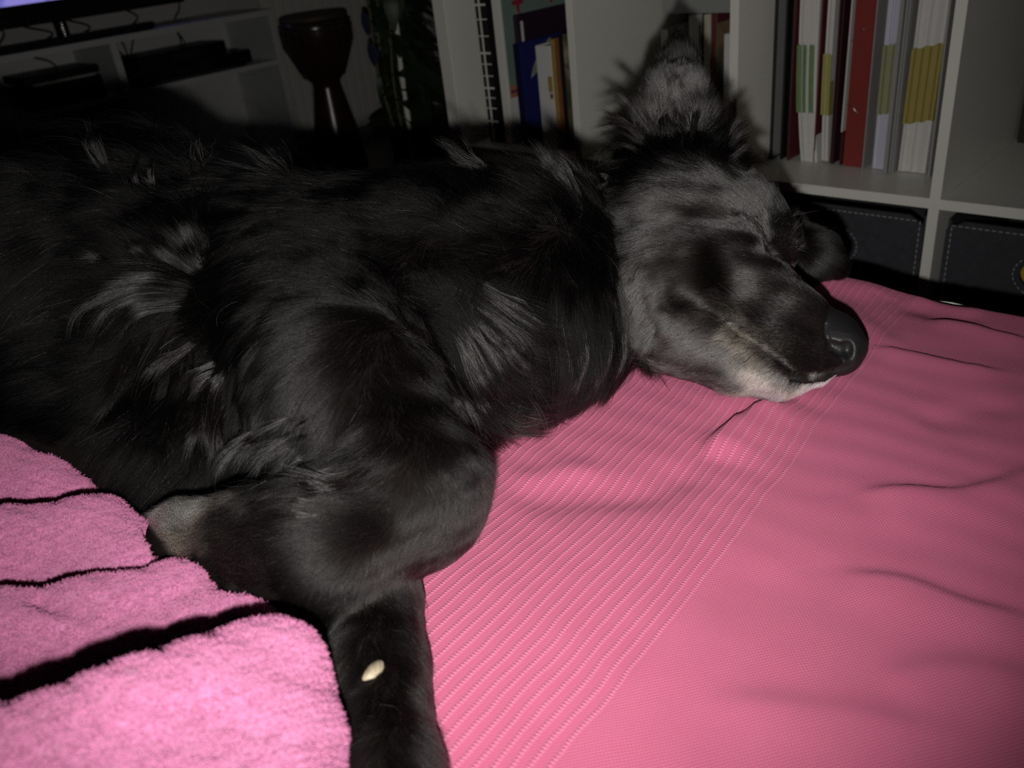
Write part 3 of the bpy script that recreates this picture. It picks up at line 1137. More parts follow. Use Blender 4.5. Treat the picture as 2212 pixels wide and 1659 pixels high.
dog_me = bpy.data.meshes.new('dog')
bm.to_mesh(dog_me)
bm.free()
V = np.empty(len(dog_me.vertices) * 3)
dog_me.vertices.foreach_get('co', V)
V = V.reshape(-1, 3)
for _ in range(3):
    d = dog.eval(V)
    g = dog.grad(V)
    g2 = (g ** 2).sum(1)
    step = (d / np.maximum(g2, 0.15))[:, None] * g
    L = np.linalg.norm(step, axis=1, keepdims=True)
    V = V - step * np.minimum(1, 0.002 / np.maximum(L, 1e-9))
dog_me.vertices.foreach_set('co', V.ravel())
dog_me.update()
dog_me.polygons.foreach_set('use_smooth', [True] * len(dog_me.polygons))


def dog_skin():
    M = Mat('dog_undercoat', (0.005, 0.004, 0.004), 0.9, 0.05)
    M.vary((0.004, 0.003, 0.003), (0.008, 0.006, 0.0055), 60)
    return M.m


def nose_leather():
    M = Mat('nose_leather', (0.010, 0.0095, 0.010), 0.5, 0.4)
    v = M.n('ShaderNodeTexVoronoi')
    v.inputs['Scale'].default_value = 900
    M.l(M.n('ShaderNodeTexCoord').outputs['Object'], v.inputs['Vector'])
    M.bump(v.outputs['Distance'], 0.35, 0.0003)
    return M.m


dog_o = link('dog', dog_me)
dog_me.materials.append(dog_skin())
dog_me.materials.append(nose_leather())
M_callus = simple('bare_skin', (0.30, 0.25, 0.17), 0.55, var=0.3, scale=200)
dog_me.materials.append(M_callus)
tag(dog_o, 'black long-haired dog asleep on its side on the pink bed cover', 'dog')
ntri = len(dog_me.polygons)
cen = np.empty(ntri * 3)
dog_me.polygons.foreach_get('center', cen)
cen = cen.reshape(-1, 3)
nose_c = pt(1828, 745, 3.2)
pxs = CX + FPX * ((cen - CAM) @ RT) / ((cen - CAM) @ FW)
pys = CY - FPX * ((cen - CAM) @ UP) / ((cen - CAM) @ FW)
dn = np.linalg.norm(cen - nose_c, axis=1)
mi = np.zeros(ntri, np.int32)
# nose pad in front of its left rim, plus the bare lip margin
nose_axis = pt(1840, 750, 3.0) - pt(1780, 720, 3.4)
nose_axis = nose_axis / np.linalg.norm(nose_axis)
rim = pt(1784, 716, 3.4)
mi[((cen - rim) @ nose_axis > 0.0015) & (dn < 0.034)] = 1
lip_px = spline([(1712, 812), (1740, 818), (1770, 816), (1800, 806), (1830, 796)], 40)
lip = np.array([p for p in (surf_pt(*q) for q in lip_px) if p is not None])
if len(lip):
    dl = np.min(np.linalg.norm(cen[:, None] - lip[None], axis=2), axis=1)
    mi[dl < 0.0026] = 1
dog_me.polygons.foreach_set('material_index', mi)

# folds of the fleece blanket (its surface is built further down; the coat must stay out of it)
fl = SDF()


def fchain(lst, k, down=True):
    ps = [pt(x, y, h) for x, y, h, r in lst]
    rs = [rr(l[3], p) for l, p in zip(lst, ps)]
    fl.chain(ps, rs, k)
    if down:
        for p, r in zip(ps, rs):
            q = p.copy()
            q[2] = BED
            fl.add(p, q, r * 0.97, r * 0.99, k)


fchain([(575, 1490, 7.2, 140), (450, 1570, 7.8, 170), (300, 1655, 8, 192), (0, 1765, 8, 208), (-300, 1870, 8, 218)], 0.010)
fchain([(582, 1640, 7.2, 128), (550, 1850, 7.2, 150), (300, 1850, 7.5, 200)], 0.02)
fchain([(380, 1292, 4.6, 72), (200, 1336, 4.8, 80), (0, 1375, 5, 90), (-250, 1420, 5, 100)], 0.006)
fchain([(560, 1345, 4.2, 58), (440, 1385, 3.6, 80), (300, 1425, 3.2, 90), (100, 1470, 3.2, 95), (-200, 1540, 3.2, 100)], 0.006)
fchain([(320, 1220, 4.0, 74), (190, 1170, 4.4, 92), (0, 1205, 4.6, 98), (-250, 1240, 4.6, 105)], 0.006)
fchain([(165, 1080, 3.4, 46), (90, 1062, 3.8, 76), (0, 1058, 4, 98), (-250, 1040, 4, 110)], 0.007)


def fgroove(pix, r, k, hgt_cm):
    ps = [pt(x, y, hgt_cm) for x, y in pix]
    fl.chain(ps, [r] * len(ps), k, None, 'sub')


fgroove([(80, 1300), (180, 1322), (262, 1362)], 0.0035, 0.006, 6.2)
fgroove([(-20, 972), (70, 992), (140, 1045), (200, 1110)], 0.003, 0.005, 5.4)
fgroove([(-40, 1420), (40, 1405), (80, 1402)], 0.003, 0.006, 5.6)

# ---- coat: strands as curve objects, combed by guides
bvh = BVHTree.FromPolygons([Vector(v) for v in V], [tuple(p.vertices) for p in dog_me.polygons])


def hit(px, py):
    d = ray(px, py)
    loc, nrm, i, dist = bvh.ray_cast(Vector(CAM), Vector(d).normalized(), 3.0)
    return None if loc is None else np.array(loc)


# px, py, direction in the picture plane, length cm, lift, tan 0-1
G = [
    (1770, 690, -1, -.45, .35, .08, 0), (1720, 630, -1, -.4, .5, .08, 0), (1660, 600, -1, -.15, .6, .08, 0), (1600, 600, -1, .0, .8, .1, 0), (1540, 560, -1, .0, .9, .1, 0),
    (1480, 470, -1, -.15, 1.2, .12, 0), (1400, 440, -1, .1, 1.8, .2, 0), (1560, 400, -1, -.2, 1.3, .15, 0), (1640, 400, -.9, -.6, 1.3, .25, 0), (1620, 520, -1, -.1, .3, .05, 0), (1640, 500, -.5, -.8, .3, .05, 0),
    (1692, 500, .8, -.6, 1.3, .5, 0), (1680, 545, .9, .2, .8, .4, 0), (1480, 600, -1, .2, 1.0, .1, 0), (1400, 600, -.6, .7, 1.4, .15, 0), (1390, 700, -.5, .9, 1.4, .15, 0), (1460, 760, -1, .35, 1.3, .15, 0),
    (1540, 700, -.9, .3, .7, .08, .05), (1580, 720, -.9, .4, .9, .15, .4), (1620, 750, -.8, .5, .9, .15, .5), (1560, 800, -.9, .5, 1.0, .12, .0), (1560, 755, -.9, .4, 1.0, .12, .06), (1605, 775, -.9, .5, 1.0, .15, .22), (1530, 830, -.9, .4, 1.1, .15, 0), (1630, 800, -.6, .8, 1.0, .2, .5), (1600, 830, -.8, .5, 1.1, .2, .1), (1660, 780, -.7, .7, .9, .2, .3), (1700, 820, -.5, .8, .8, .2, .25), (1682, 848, -.4, .9, 1.1, .3, 1.0), (1648, 838, -.5, .9, 1.2, .3, .9),
    (1725, 822, -.3, .9, .5, .3, .12), (1745, 832, -.3, .9, .6, .3, .8), (1778, 824, -.3, .9, .6, .35, 1.0), (1700, 740, -1, .15, .4, .05, .14), (1740, 765, -1, .1, .35, .05, .10), (1700, 785, -1, .1, .3, .05, .06), (1740, 796, -1, .0, .25, .05, .05), (1780, 790, -1, .0, .25, .05, .04), (1640, 735, -1, .0, .5, .06, .35), (1810, 775, -1, -.2, .25, .05, 0), (1690, 700, -1, .0, .45, .05, .0), (1650, 680, -1, .1, .5, .06, .0), (1590, 690, -1, .2, .6, .08, .3),
    # near ear
    (1464, 150, 0, -1, .7, .1, 0), (1405, 210, -.4, -.9, 1.2, .2, 0), (1515, 210, .4, -.9, 1.2, .2, 0), (1435, 260, -.25, -1, 2.4, .2, .10), (1490, 260, .05, -1, 2.4, .2, .04), (1360, 250, -.5, -.9, 1.6, .3, 0), (1550, 260, .4, -.9, 1.5, .3, 0),
    (1320, 340, -1, -.35, 4.2, .45, 0), (1380, 350, -.6, -.9, 4.5, .4, 0), (1470, 340, -.1, -1, 4.0, .4, 0), (1560, 330, .6, -.9, 3.8, .5, 0), (1590, 370, .9, -.6, 3.2, .5, 0), (1340, 420, -1, .15, 3.5, .3, 0),
    (1750, 535, .8, .4, 1.5, .2, 0), (1795, 570, .9, .6, 1.2, .2, 0),
    # neck, withers, back
    (1270, 430, -.5, -.8, 4.5, .35, 0), (1200, 420, -.35, -1, 4.0, .35, 0), (1060, 420, -.35, -1, 3.5, .32, 0), (960, 410, -.2, -1, 3.0, .3, 0), (1240, 440, -.7, -.5, 4.0, .2, 0), (1300, 500, -.9, .3, 4.0, .15, 0),
    (1100, 520, -1, .05, 3.4, .12, 0), (900, 470, -1, .05, 3.0, .1, 0), (700, 420, -1, .05, 3.0, .12, 0), (500, 430, -1, .1, 3.5, .15, 0), (300, 470, -1, .15, 3.6, .2, 0), (100, 520, -1, .25, 3.6, .15, 0), (0, 700, -1, .3, 3.6, .12, 0), (200, 700, -1, .35, 3.6, .12, 0),
    (640, 350, -.3, -.6, 2.5, .2, 0), (500, 310, -.2, -1, 4.5, .6, 0), (330, 330, -.2, -1, 6.0, .6, 0), (230, 290, -.5, -1, 6.0, .5, 0), (100, 320, -.7, -.6, 5.0, .4, 0),
    # chest ruff
    (1250, 580, .1, 1, 4.0, .12, 0), (1310, 680, .0, 1, 4.4, .2, 0), (1250, 740, -.35, 1, 4.6, .3, .02), (1330, 760, -.6, .8, 4.5, .3, 0), (1180, 640, .4, .9, 5.0, .12, 0), (1000, 640, 1, .25, 4.2, .2, 0), (1080, 720, .85, .55, 4.6, .22, .02), (980, 740, .75, .65, 4.4, .2, 0),
    (1080, 830, .7, .75, 4.6, .25, .06), (1030, 900, .75, .75, 4.5, .25, .12), (1150, 830, .4, .9, 4.5, .3, .03), (900, 640, .8, -.2, 2.5, .2, 0), (870, 680, -.2, -.5, 1.5, .25, 0), (920, 820, .3, .9, 2.5, .15, 0), (960, 900, .4, .9, 3.0, .2, 0),
    # folded fore leg
    (800, 560, -1, .2, 1.8, .1, 0), (640, 600, -1, .2, 2.2, .12, 0), (760, 700, -.5, .8, 1.4, .06, 0), (620, 760, -.8, .6, 1.8, .08, 0), (860, 860, .1, 1, 1.0, .06, 0), (720, 870, -.4, .9, 1.5, .06, 0), (600, 900, -.5, .85, 2.4, .12, 0), (560, 990, -.35, .9, 3.2, .2, 0),
    (640, 1000, -.5, .85, 3.0, .15, 0), (780, 980, -.7, .6, 2.2, .1, 0), (700, 1040, -1, .2, 3.2, .2, .05), (800, 1030, -1, .1, 2.5, .12, .02), (960, 1000, .2, 1, .9, .05, 0), (1000, 1080, .2, 1, .7, .05, 0), (900, 1150, -.6, .7, .9, .05, 0), (780, 1110, -1, .05, 1.3, .06, .02), (720, 1200, -1, .3, 1.0, .06, 0),
    (620, 1110, -1, .1, 1.6, .12, .05), (560, 1160, -1, .15, 1.0, .08, .1), (480, 1140, -1, -.2, 1.0, .15, .15), (420, 1120, -.6, -.8, 1.3, .35, .8), (385, 1165, -.9, .1, 1.0, .2, .6), (380, 1130, -.8, -.6, 1.2, .3, .85), (440, 1180, -.9, .4, .9, .15, .35), (460, 1225, -.8, .6, 1.2, .2, .05), (680, 1280, -.6, .7, .8, .1, 0), (860, 1210, -.3, .9, .8, .08, 0),
    # feathering behind the fore leg
    (410, 560, -.35, -1, 3.8, .45, .03), (380, 500, -.5, -1, 3.6, .4, 0), (450, 620, -1, -.05, 4.0, .25, .04), (440, 700, -1, .35, 4.0, .25, .04), (450, 780, -.8, .75, 4.0, .25, .06), (480, 860, -.55, .95, 4.0, .25, .05), (500, 930, -.2, 1, 4.0, .25, .03), (540, 720, -1, .3, 4.0, .15, .0),
    (320, 640, -1, .35, 4.0, .25, .02), (330, 760, -.65, .85, 4.0, .22, .03), (340, 880, -.4, 1, 4.0, .2, .0), (250, 980, -.8, .5, 4.0, .12, 0), (120, 900, -1, .3, 4.0, .12, 0), (400, 1000, -.6, .6, 4.0, .12, 0), (300, 1090, -.9, .3, 3.0, .12, 0),
    # lower fore leg
    (830, 1320, .05, 1, .9, .06, 0), (830, 1450, .05, 1, .9, .06, 0), (900, 1500, .1, 1, .8, .06, 0), (760, 1420, -.1, 1, 1.2, .1, 0), (760, 1560, -.2, 1, 1.8, .25, .03), (860, 1620, .1, 1, 1.0, .08, 0), (770, 1650, -.5, .9, 2.2, .4, .3),
]
GP, GD, GL, GF, GT = [], [], [], [], []
for (x, y, dx, dy, L, lf, tn) in G:
    p = hit(x, y)
    if p is None:
        continue
    v = RT * dx - UP * dy
    GP.append(p)
    GD.append(v / np.linalg.norm(v))
    GL.append(L / 100)
    GF.append(lf)
    GT.append(tn)
GP, GD, GL, GF, GT = map(np.array, (GP, GD, GL, GF, GT))

dog_me.calc_loop_triangles()
nt = len(dog_me.loop_triangles)
tv_ = np.empty(nt * 3, np.int32)
dog_me.loop_triangles.foreach_get('vertices', tv_)
tv_ = tv_.reshape(-1, 3)
tp = np.empty(nt, np.int32)
dog_me.loop_triangles.foreach_get('polygon_index', tp)
A, B_, C_ = V[tv_[:, 0]], V[tv_[:, 1]], V[tv_[:, 2]]
N = np.cross(B_ - A, C_ - A)
area = np.linalg.norm(N, axis=1) / 2
N = N / np.maximum(1e-12, 2 * area)[:, None]
cent = (A + B_ + C_) / 3
view = (CAM - cent)
view /= np.linalg.norm(view, axis=1, keepdims=True)
facing = (N * view).sum(1)


def idw(p, K=5, pw=3.0):
    out_w = np.zeros((len(p), K))
    out_i = np.zeros((len(p), K), np.int64)
    for s in range(0, len(p), 20000):
        D = np.linalg.norm(p[s:s + 20000, None] - GP[None], axis=2)
        ii = np.argpartition(D, K, axis=1)[:, :K]
        dd = np.take_along_axis(D, ii, 1)
        w = 1 / (dd + 0.004) ** pw
        out_w[s:s + 20000] = w / w.sum(1, keepdims=True)
        out_i[s:s + 20000] = ii
    return out_w, out_i


w, ii = idw(cent)
tl = (w * GL[ii]).sum(1)
dens = np.where(tl < 0.014, 260e4, np.where(tl < 0.03, 120e4, 75e4))       # strands per square metre
dens = dens * np.where(facing > -0.35, 1, 0)
dens = dens * np.where(cent[:, 2] < BED + 0.004, 0.15, 1.0)
dens = np.where(np.linalg.norm(cent - np.array(head_c), axis=1) < 0.17, dens * 1.25, dens)
dens = np.where(mi[tp] == 1, 0, dens)
HAIR = 1.0
num = rng.poisson(area * dens * HAIR)
tri = np.repeat(np.arange(nt), num)
nh = len(tri)
u, v = rng.random(nh), rng.random(nh)
sw = u + v > 1
u[sw], v[sw] = 1 - u[sw], 1 - v[sw]
root = A[tri] + (B_[tri] - A[tri]) * u[:, None] + (C_[tri] - A[tri]) * v[:, None]
# smooth normals
VN = np.zeros_like(V)
for k_ in range(3):
    np.add.at(VN, tv_[:, k_], N * area[:, None])
VN /= np.maximum(1e-12, np.linalg.norm(VN, axis=1, keepdims=True))
nrm = VN[tv_[tri, 0]] * (1 - u - v)[:, None] + VN[tv_[tri, 1]] * u[:, None] + VN[tv_[tri, 2]] * v[:, None]
nrm /= np.maximum(1e-9, np.linalg.norm(nrm, axis=1, keepdims=True))
# bare callus on the lower leg
cal = hit(808, 1448)
ctan = pt(822, 1435, 3) - pt(796, 1462, 3)
ctan = ctan / np.linalg.norm(ctan)
w, ii = idw(root)
dirv = (w[..., None] * GD[ii]).sum(1)
length = (w * GL[ii]).sum(1)
lift = (w * GF[ii]).sum(1)
wt, it_ = idw(root, 4, 6.0)
tan = (wt * GT[it_]).sum(1)


def vnoise(p, scale, seed):
    """cheap smooth vector noise from a few sine waves"""
    r = np.random.default_rng(seed)
    out = np.zeros((len(p), 3))
    for _ in range(5):
        kv = r.normal(size=3) * scale
        ph = r.uniform(0, 6.28, 3)
        am = r.normal(size=3) * 0.5
        s = p @ kv
        for c in range(3):
            out[:, c] += am[c] * np.sin(s + ph[c])
    return out


longm = np.clip((length - 0.012) / 0.03, 0, 1)
dirv = dirv + vnoise(root, 70, 3) * (0.12 + 0.22 * longm)[:, None] + vnoise(root, 260, 4) * 0.10 + rng.normal(size=(nh, 3)) * (0.10 + 0.06 * longm)[:, None]
dirv -= nrm * (dirv * nrm).sum(1)[:, None]
dirv /= np.maximum(1e-9, np.linalg.norm(dirv, axis=1, keepdims=True))
length *= rng.uniform(0.65, 1.2, nh)
lift = np.maximum(lift * rng.uniform(0.6, 1.4, nh) + 0.05, 0.13)
stray = rng.random(nh) < 0.012 * (0.3 + longm)
lift[stray] += 0.4
length[stray] *= 1.25
dcal = root - cal
al = dcal @ ctan
ac = np.sqrt(np.maximum(0, (dcal ** 2).sum(1) - al ** 2))
bare = (al / 0.0075) ** 2 + (ac / 0.0042) ** 2 < 1
keep = ~bare
root, nrm, dirv, length, lift, tan, longm = (a[keep] for a in (root, nrm, dirv, length, lift, tan, longm))
nh = len(root)
NP = 6
S = np.linspace(0, 1, NP)
pts = np.zeros((nh, NP, 3))
g_dir = np.array([0, 0, -1.0])
pos = root - nrm * 0.0003
pts[:, 0] = pos
curlax = vnoise(root, 160, 9)
for j in range(1, NP):
    s = S[j]
    dd = dirv + nrm * (lift * (1.5 - 1.45 * s))[:, None] + g_dir * (0.22 * longm * s)[:, None] + curlax * (0.22 * longm * s)[:, None]
    dd /= np.linalg.norm(dd, axis=1, keepdims=True)
    pos = pos + dd * (length / (NP - 1))[:, None]
    pts[:, j] = pos
# short hair: keep the strands out of the skin
sh = np.where(length < 0.03)[0]
d3 = dog.eval(pts[sh, 3])
d5 = dog.eval(pts[sh, 5])
rise = length[sh] * rng.uniform(0.10, 0.22, len(sh))
o3 = np.clip(0.55 * rise + 0.0002 - d3, 0, 0.006)
o5 = np.clip(rise + 0.0002 - d5, 0, 0.008)
for j in range(1, NP):
    f_ = np.where(S[j] <= 0.6, o3 * S[j] / 0.6, o3 + (o5 - o3) * (S[j] - 0.6) / 0.4)
    pts[sh, j] += nrm[sh] * f_[:, None]
# clump long hair into locks
lm = np.where(longm > 0.12)[0]
if len(lm):
    cidx = rng.choice(lm, max(8, len(lm) // 34), replace=False)
    kd = KDTree(len(cidx))
    for a, i in enumerate(cidx):
        kd.insert(root[i], a)
    kd.balance()
    near = np.array([kd.find(root[i])[1] for i in lm])
    ctr = pts[cidx[near]]
    off = ctr - pts[lm]
    amt = (0.80 * np.clip(longm[lm] * 1.6, 0, 1) * rng.uniform(0.4, 1.0, len(lm)))[:, None] * (S ** 1.2)[None]
    dist = np.linalg.norm(off[:, 0], axis=1)
    amt = amt * np.where(dist < 0.016, 1, 0)[:, None]
    pts[lm] += off * amt[..., None]
pts[..., 2] = np.maximum(pts[..., 2], BED - 0.01)
inb = np.zeros(nh, bool)
cnd = np.where((pts[:, 0, 0] < 0.02) & (pts[:, 0, 1] < 0.72))[0]
for j in (2, 3, 4, 5):
    inb[cnd] |= fl.eval(pts[cnd, j]) < 0.0035
kp = ~inb
pts, length, tan, longm, root = pts[kp], length[kp], tan[kp], longm[kp], root[kp]
nh = len(pts)
# ---- locks: feathering, chest ruff, ear tufts, whorl; (points in the picture, root width px, tip width px, strands, gloss, rise mm)
LOCKS = [
    ([(432, 622), (330, 602), (240, 612), (163, 628)], 16, 10, 170, 1.0, 14), ([(425, 632), (300, 628), (215, 655), (178, 715)], 24, 22, 300, .9, 16), ([(405, 655), (290, 672), (238, 725), (196, 805)], 26, 20, 320, .9, 15),
    ([(345, 690), (290, 765), (250, 840), (205, 928)], 30, 9, 340, 1.0, 14), ([(370, 700), (325, 800), (298, 880), (288, 960)], 30, 8, 320, .95, 14), ([(395, 760), (375, 860), (358, 930), (338, 985)], 24, 7, 280, 1.0, 14), ([(410, 740), (395, 830), (372, 900), (362, 960)], 24, 9, 240, .9, 12),
    ([(425, 735), (385, 758), (340, 790), (305, 835)], 16, 8, 170, 1.35, 15), ([(480, 785), (430, 805), (390, 850), (368, 925)], 26, 12, 300, 1.1, 14), ([(492, 805), (452, 850), (438, 920), (452, 995)], 26, 14, 300, 1.15, 13), ([(492, 850), (462, 905), (456, 965), (470, 1015)], 24, 14, 260, 1.0, 11), ([(470, 790), (440, 860), (420, 930), (400, 985)], 22, 9, 230, .9, 12),
    ([(432, 598), (380, 562), (300, 512), (222, 478)], 16, 10, 170, .9, 16), ([(440, 602), (398, 545), (330, 492), (275, 465)], 16, 12, 170, .8, 16), ([(442, 600), (422, 545), (392, 485), (370, 438)], 24, 14, 260, 1.0, 15), ([(442, 590), (436, 535), (412, 490), (395, 452)], 18, 14, 170, .9, 13), ([(246, 573), (200, 560), (152, 554)], 8, 6, 70, 1.0, 16), ([(330, 560), (280, 530), (230, 470)], 12, 8, 90, .7, 16),
    ([(700, 925), (630, 955), (565, 1005), (520, 1060)], 60, 45, 420, .9, 7), ([(640, 920), (570, 950), (520, 1000), (495, 1050)], 50, 35, 380, 1.0, 7), ([(720, 960), (660, 990), (620, 1030), (590, 1060)], 36, 30, 240, .9, 7),
    ([(808, 990), (748, 1030), (672, 1050), (592, 1036)], 20, 22, 260, 1.35, 8), ([(800, 1012), (738, 1050), (655, 1064), (572, 1058)], 22, 22, 260, 1.2, 8), ([(770, 985), (700, 1020), (640, 1035)], 18, 14, 140, 1.2, 8), ([(716, 1112), (640, 1106), (557, 1119)], 7, 8, 26, 1.4, 8), ([(700, 1085), (630, 1085), (560, 1095)], 14, 12, 60, 1.2, 8), ([(622, 1000), (590, 1040), (582, 1085)], 16, 12, 130, 1.1, 8),
    ([(1010, 602), (1090, 655), (1150, 690), (1212, 758)], 30, 22, 130, .9, 14), ([(1000, 680), (1060, 745), (1115, 820), (1165, 872)], 34, 24, 170, 1.1, 14), ([(975, 700), (1015, 790), (1055, 865), (1090, 925)], 34, 24, 170, 1.0, 14), ([(1020, 850), (1052, 885), (1080, 925), (1104, 955)], 16, 10, 110, 1.4, 16),
    ([(1080, 850), (1112, 885), (1150, 905), (1185, 915)], 14, 10, 60, 1.3, 16), ([(1000, 900), (1030, 935), (1085, 965)], 12, 9, 80, 1.4, 14), ([(955, 755), (985, 830), (1018, 890), (1062, 952)], 28, 16, 170, 1.0, 13), ([(1060, 700), (1120, 780), (1160, 840), (1190, 900)], 30, 20, 150, .9, 14), ([(1000, 640), (1080, 700), (1130, 760), (1170, 820)], 36, 24, 150, .8, 14), ([(930, 760), (960, 850), (1000, 930), (1040, 975)], 24, 16, 140, .8, 10), ([(1060, 880), (1110, 930), (1160, 935), (1200, 925)], 24, 16, 120, .7, 10),
    ([(1252, 690), (1254, 760), (1225, 825), (1205, 868)], 24, 14, 340, 1.2, 13), ([(1342, 700), (1334, 770), (1290, 830), (1222, 866)], 18, 12, 260, 1.1, 12), ([(1295, 690), (1292, 760), (1255, 825), (1225, 860)], 26, 16, 320, .9, 12), ([(1320, 600), (1345, 680), (1345, 750), (1310, 810)], 20, 12, 150, .6, 10),
    ([(1272, 470), (1262, 410), (1232, 355), (1180, 312)], 30, 30, 360, 1.0, 12), ([(1240, 440), (1215, 385), (1175, 335), (1140, 300)], 30, 26, 300, .9, 12), ([(1290, 470), (1285, 420), (1265, 380), (1240, 340)], 16, 14, 140, .7, 10), ([(1060, 385), (1020, 345), (975, 310), (945, 268)], 26, 26, 70, .6, 12), ([(1140, 380), (1100, 345), (1060, 320), (1025, 300)], 34, 26, 120, .9, 12), ([(1010, 370), (985, 330), (960, 295), (950, 262)], 16, 18, 45, .7, 12),
    ([(1411, 300), (1380, 245), (1342, 200), (1314, 180)], 16, 8, 150, .8, 14), ([(1402, 308), (1355, 268), (1312, 254), (1272, 260)], 20, 16, 240, .9, 14), ([(1396, 330), (1344, 304), (1297, 318), (1280, 338)], 16, 12, 190, 1.1, 13), ([(1440, 330), (1460, 280), (1464, 230), (1456, 190)], 10, 12, 90, 1.0, 12), ([(1488, 330), (1500, 270), (1506, 220), (1490, 180)], 14, 14, 120, .9, 12), ([(1470, 350), (1478, 300), (1484, 250)], 12, 16, 100, .9, 10),
    ([(1565, 310), (1590, 268), (1620, 240)], 12, 5, 80, .8, 12), ([(1566, 326), (1596, 288), (1628, 270)], 12, 5, 80, .8, 12), ([(1555, 290), (1575, 250), (1596, 222)], 14, 8, 90, .7, 12), ([(1570, 350), (1600, 320), (1622, 312)], 12, 6, 80, .9, 10), ([(1580, 385), (1592, 350), (1600, 325)], 8, 6, 60, 1.0, 8), ([(1330, 400), (1300, 385), (1262, 392), (1240, 410)], 14, 12, 120, .9, 10), ([(1400, 370), (1350, 350), (1300, 362), (1280, 375)], 14, 12, 140, 1.0, 12),
    ([(330, 410), (322, 378), (345, 345)], 26, 16, 150, .7, 14), ([(300, 420), (285, 370), (300, 330)], 22, 18, 120, .7, 14), ([(625, 385), (590, 345), (540, 310), (470, 262)], 34, 40, 60, .55, 20), ([(240, 380), (205, 320), (190, 260)], 26, 22, 110, .6, 16), ([(450, 390), (420, 340), (430, 290)], 34, 34, 60, .9, 18),
    ([(770, 1560), (738, 1590), (722, 1640)], 10, 14, 45, 1.2, 5), ([(790, 1520), (850, 1525), (862, 1560)], 5, 5, 10, 1.2, 8), ([(760, 1610), (740, 1640), (735, 1680)], 10, 12, 60, 1.4, 5),
    ([(1600, 705), (1570, 690), (1535, 676)], 16, 12, 60, 1.0, 2), ([(1700, 520), (1715, 500), (1722, 482)], 18, 22, 120, 1.35, 8), ([(1690, 490), (1700, 468), (1704, 450)], 16, 18, 100, 1.3, 8), ([(1705, 545), (1728, 530), (1742, 518)], 12, 14, 60, 1.2, 8),
]
lp, lg, ll, lt = [], [], [], []
for pix, w0, w1, cnt_, gl_, rise_ in LOCKS:
    zz_ = []
    for q in pix:
        h_ = hit(*q)
        zz_.append(depth(h_) if h_ is not None else None)
    if zz_[0] is None:
        continue
    for i_ in range(1, len(zz_)):
        if zz_[i_] is None or abs(zz_[i_] - zz_[i_ - 1]) > 0.06:
            zz_[i_] = zz_[i_ - 1]
    nq = len(pix)
    P_ = []
    for i_, q in enumerate(pix):
        t_ = i_ / (nq - 1)
        P_.append(PZ(q[0], q[1], zz_[i_] + 0.001 - rise_ / 1000 * (math.sin(math.pi * min(t_ * 0.62, 0.62)) if nq > 2 else t_)))
    c_ = spline(P_, 22)
    z_ = zz_[0]
    nsub = max(2, int(round((w0 + w1) / 7)))
    per = max(4, int(cnt_ * 1.1 / nsub))
    kk = math.sqrt(len(pix)) * 0 + 1.0
    for sb in range(nsub):
        a0 = rng.uniform(0, 2 * math.pi)
        r0 = rng.uniform(0.1, 1.0) * w0 * 0.75
        oroot = np.array([math.cos(a0), math.sin(a0)]) * r0
        otip = oroot * rng.uniform(0.4, 1.0) + rng.normal(size=2) * (w1 * 0.75)
        wsub = rng.uniform(3.0, 6.5) * (0.6 + w0 / 50)
        tend = rng.uniform(0.62, 1.04)
        tbeg = rng.uniform(0.0, 0.15)
        cur = rng.normal() * w0 * 0.35
        ang = rng.uniform(0, 2 * math.pi, per)
        rad = np.sqrt(rng.random(per)) * wsub
        tw = rng.normal(size=per) * 0.5
        t1 = np.clip(tend * rng.uniform(0.72, 1.0, per), 0.3, 1.0)
        out = np.zeros((per, NP, 3))
        for j in range(NP):
            t_ = tbeg + (t1 - tbeg) * S[j]
            f_ = t_ * 21
            k_ = np.minimum(f_.astype(int), 20)
            base = c_[k_] + (c_[k_ + 1] - c_[k_]) * (f_ - k_)[:, None]
            taper = (1.0 - 0.85 * t_ ** 1.3)
            ox = oroot[0] + (otip[0] - oroot[0]) * t_ + np.cos(ang + tw * t_) * rad * taper + cur * np.sin(math.pi * t_)
            oy = oroot[1] + (otip[1] - oroot[1]) * t_ + np.sin(ang + tw * t_) * rad * taper
            oz = np.sin(ang * 2 + 1) * rad * taper * 0.8
            out[:, j] = base + (RT * ox[:, None] + UP * oy[:, None] - FW * oz[:, None]) * (z_ / FPX)
        out += vnoise(out.reshape(-1, 3), 150, 77).reshape(out.shape) * 0.0014 * S[None, :, None]
        out += rng.normal(size=(per, 1, 3)) * (0.0022 * S ** 1.5)[None, :, None]
        lp.append(out)
        lg.append(np.full(per, gl_ * 1.25) * rng.uniform(0.25, 1.3, per))
lp = np.concatenate(lp)
lg = np.concatenate(lg)
nl = len(lp)
pts = np.concatenate([pts, lp])
length = np.concatenate([length, np.full(nl, 0.04)])
tan = np.concatenate([tan, np.where(rng.random(nl) < 0.02, 0.4, 0.02)])
longm = np.concatenate([longm, np.ones(nl)])
root = np.concatenate([root, lp[:, 0]])
nh = len(pts)
hc = bpy.data.hair_curves.new('fur')
hc.add_curves([NP] * nh)
hc.attributes['position'].data.foreach_set('vector', pts.astype(np.float32).ravel())
ra = hc.attributes.get('radius') or hc.attributes.new('radius', 'FLOAT', 'POINT')
base_r = np.where(longm > 0.1, 0.000085, 0.000075)[:, None] * np.array([1.0, 1.0, 0.9, 0.75, 0.5, 0.15])[None]
ra.data.foreach_set('value', base_r.astype(np.float32).ravel())
ga = hc.attributes.new('gloss', 'FLOAT', 'CURVE')
hd = np.clip((0.20 - np.linalg.norm(root - np.array(PZ(1540, 540, 0.67)), axis=1)) / 0.05, 0, 1)
shrt = np.clip((0.030 - length) / 0.012, 0, 1)
earm = (root[:, 2] > BED + 0.17) & (hd > 0)
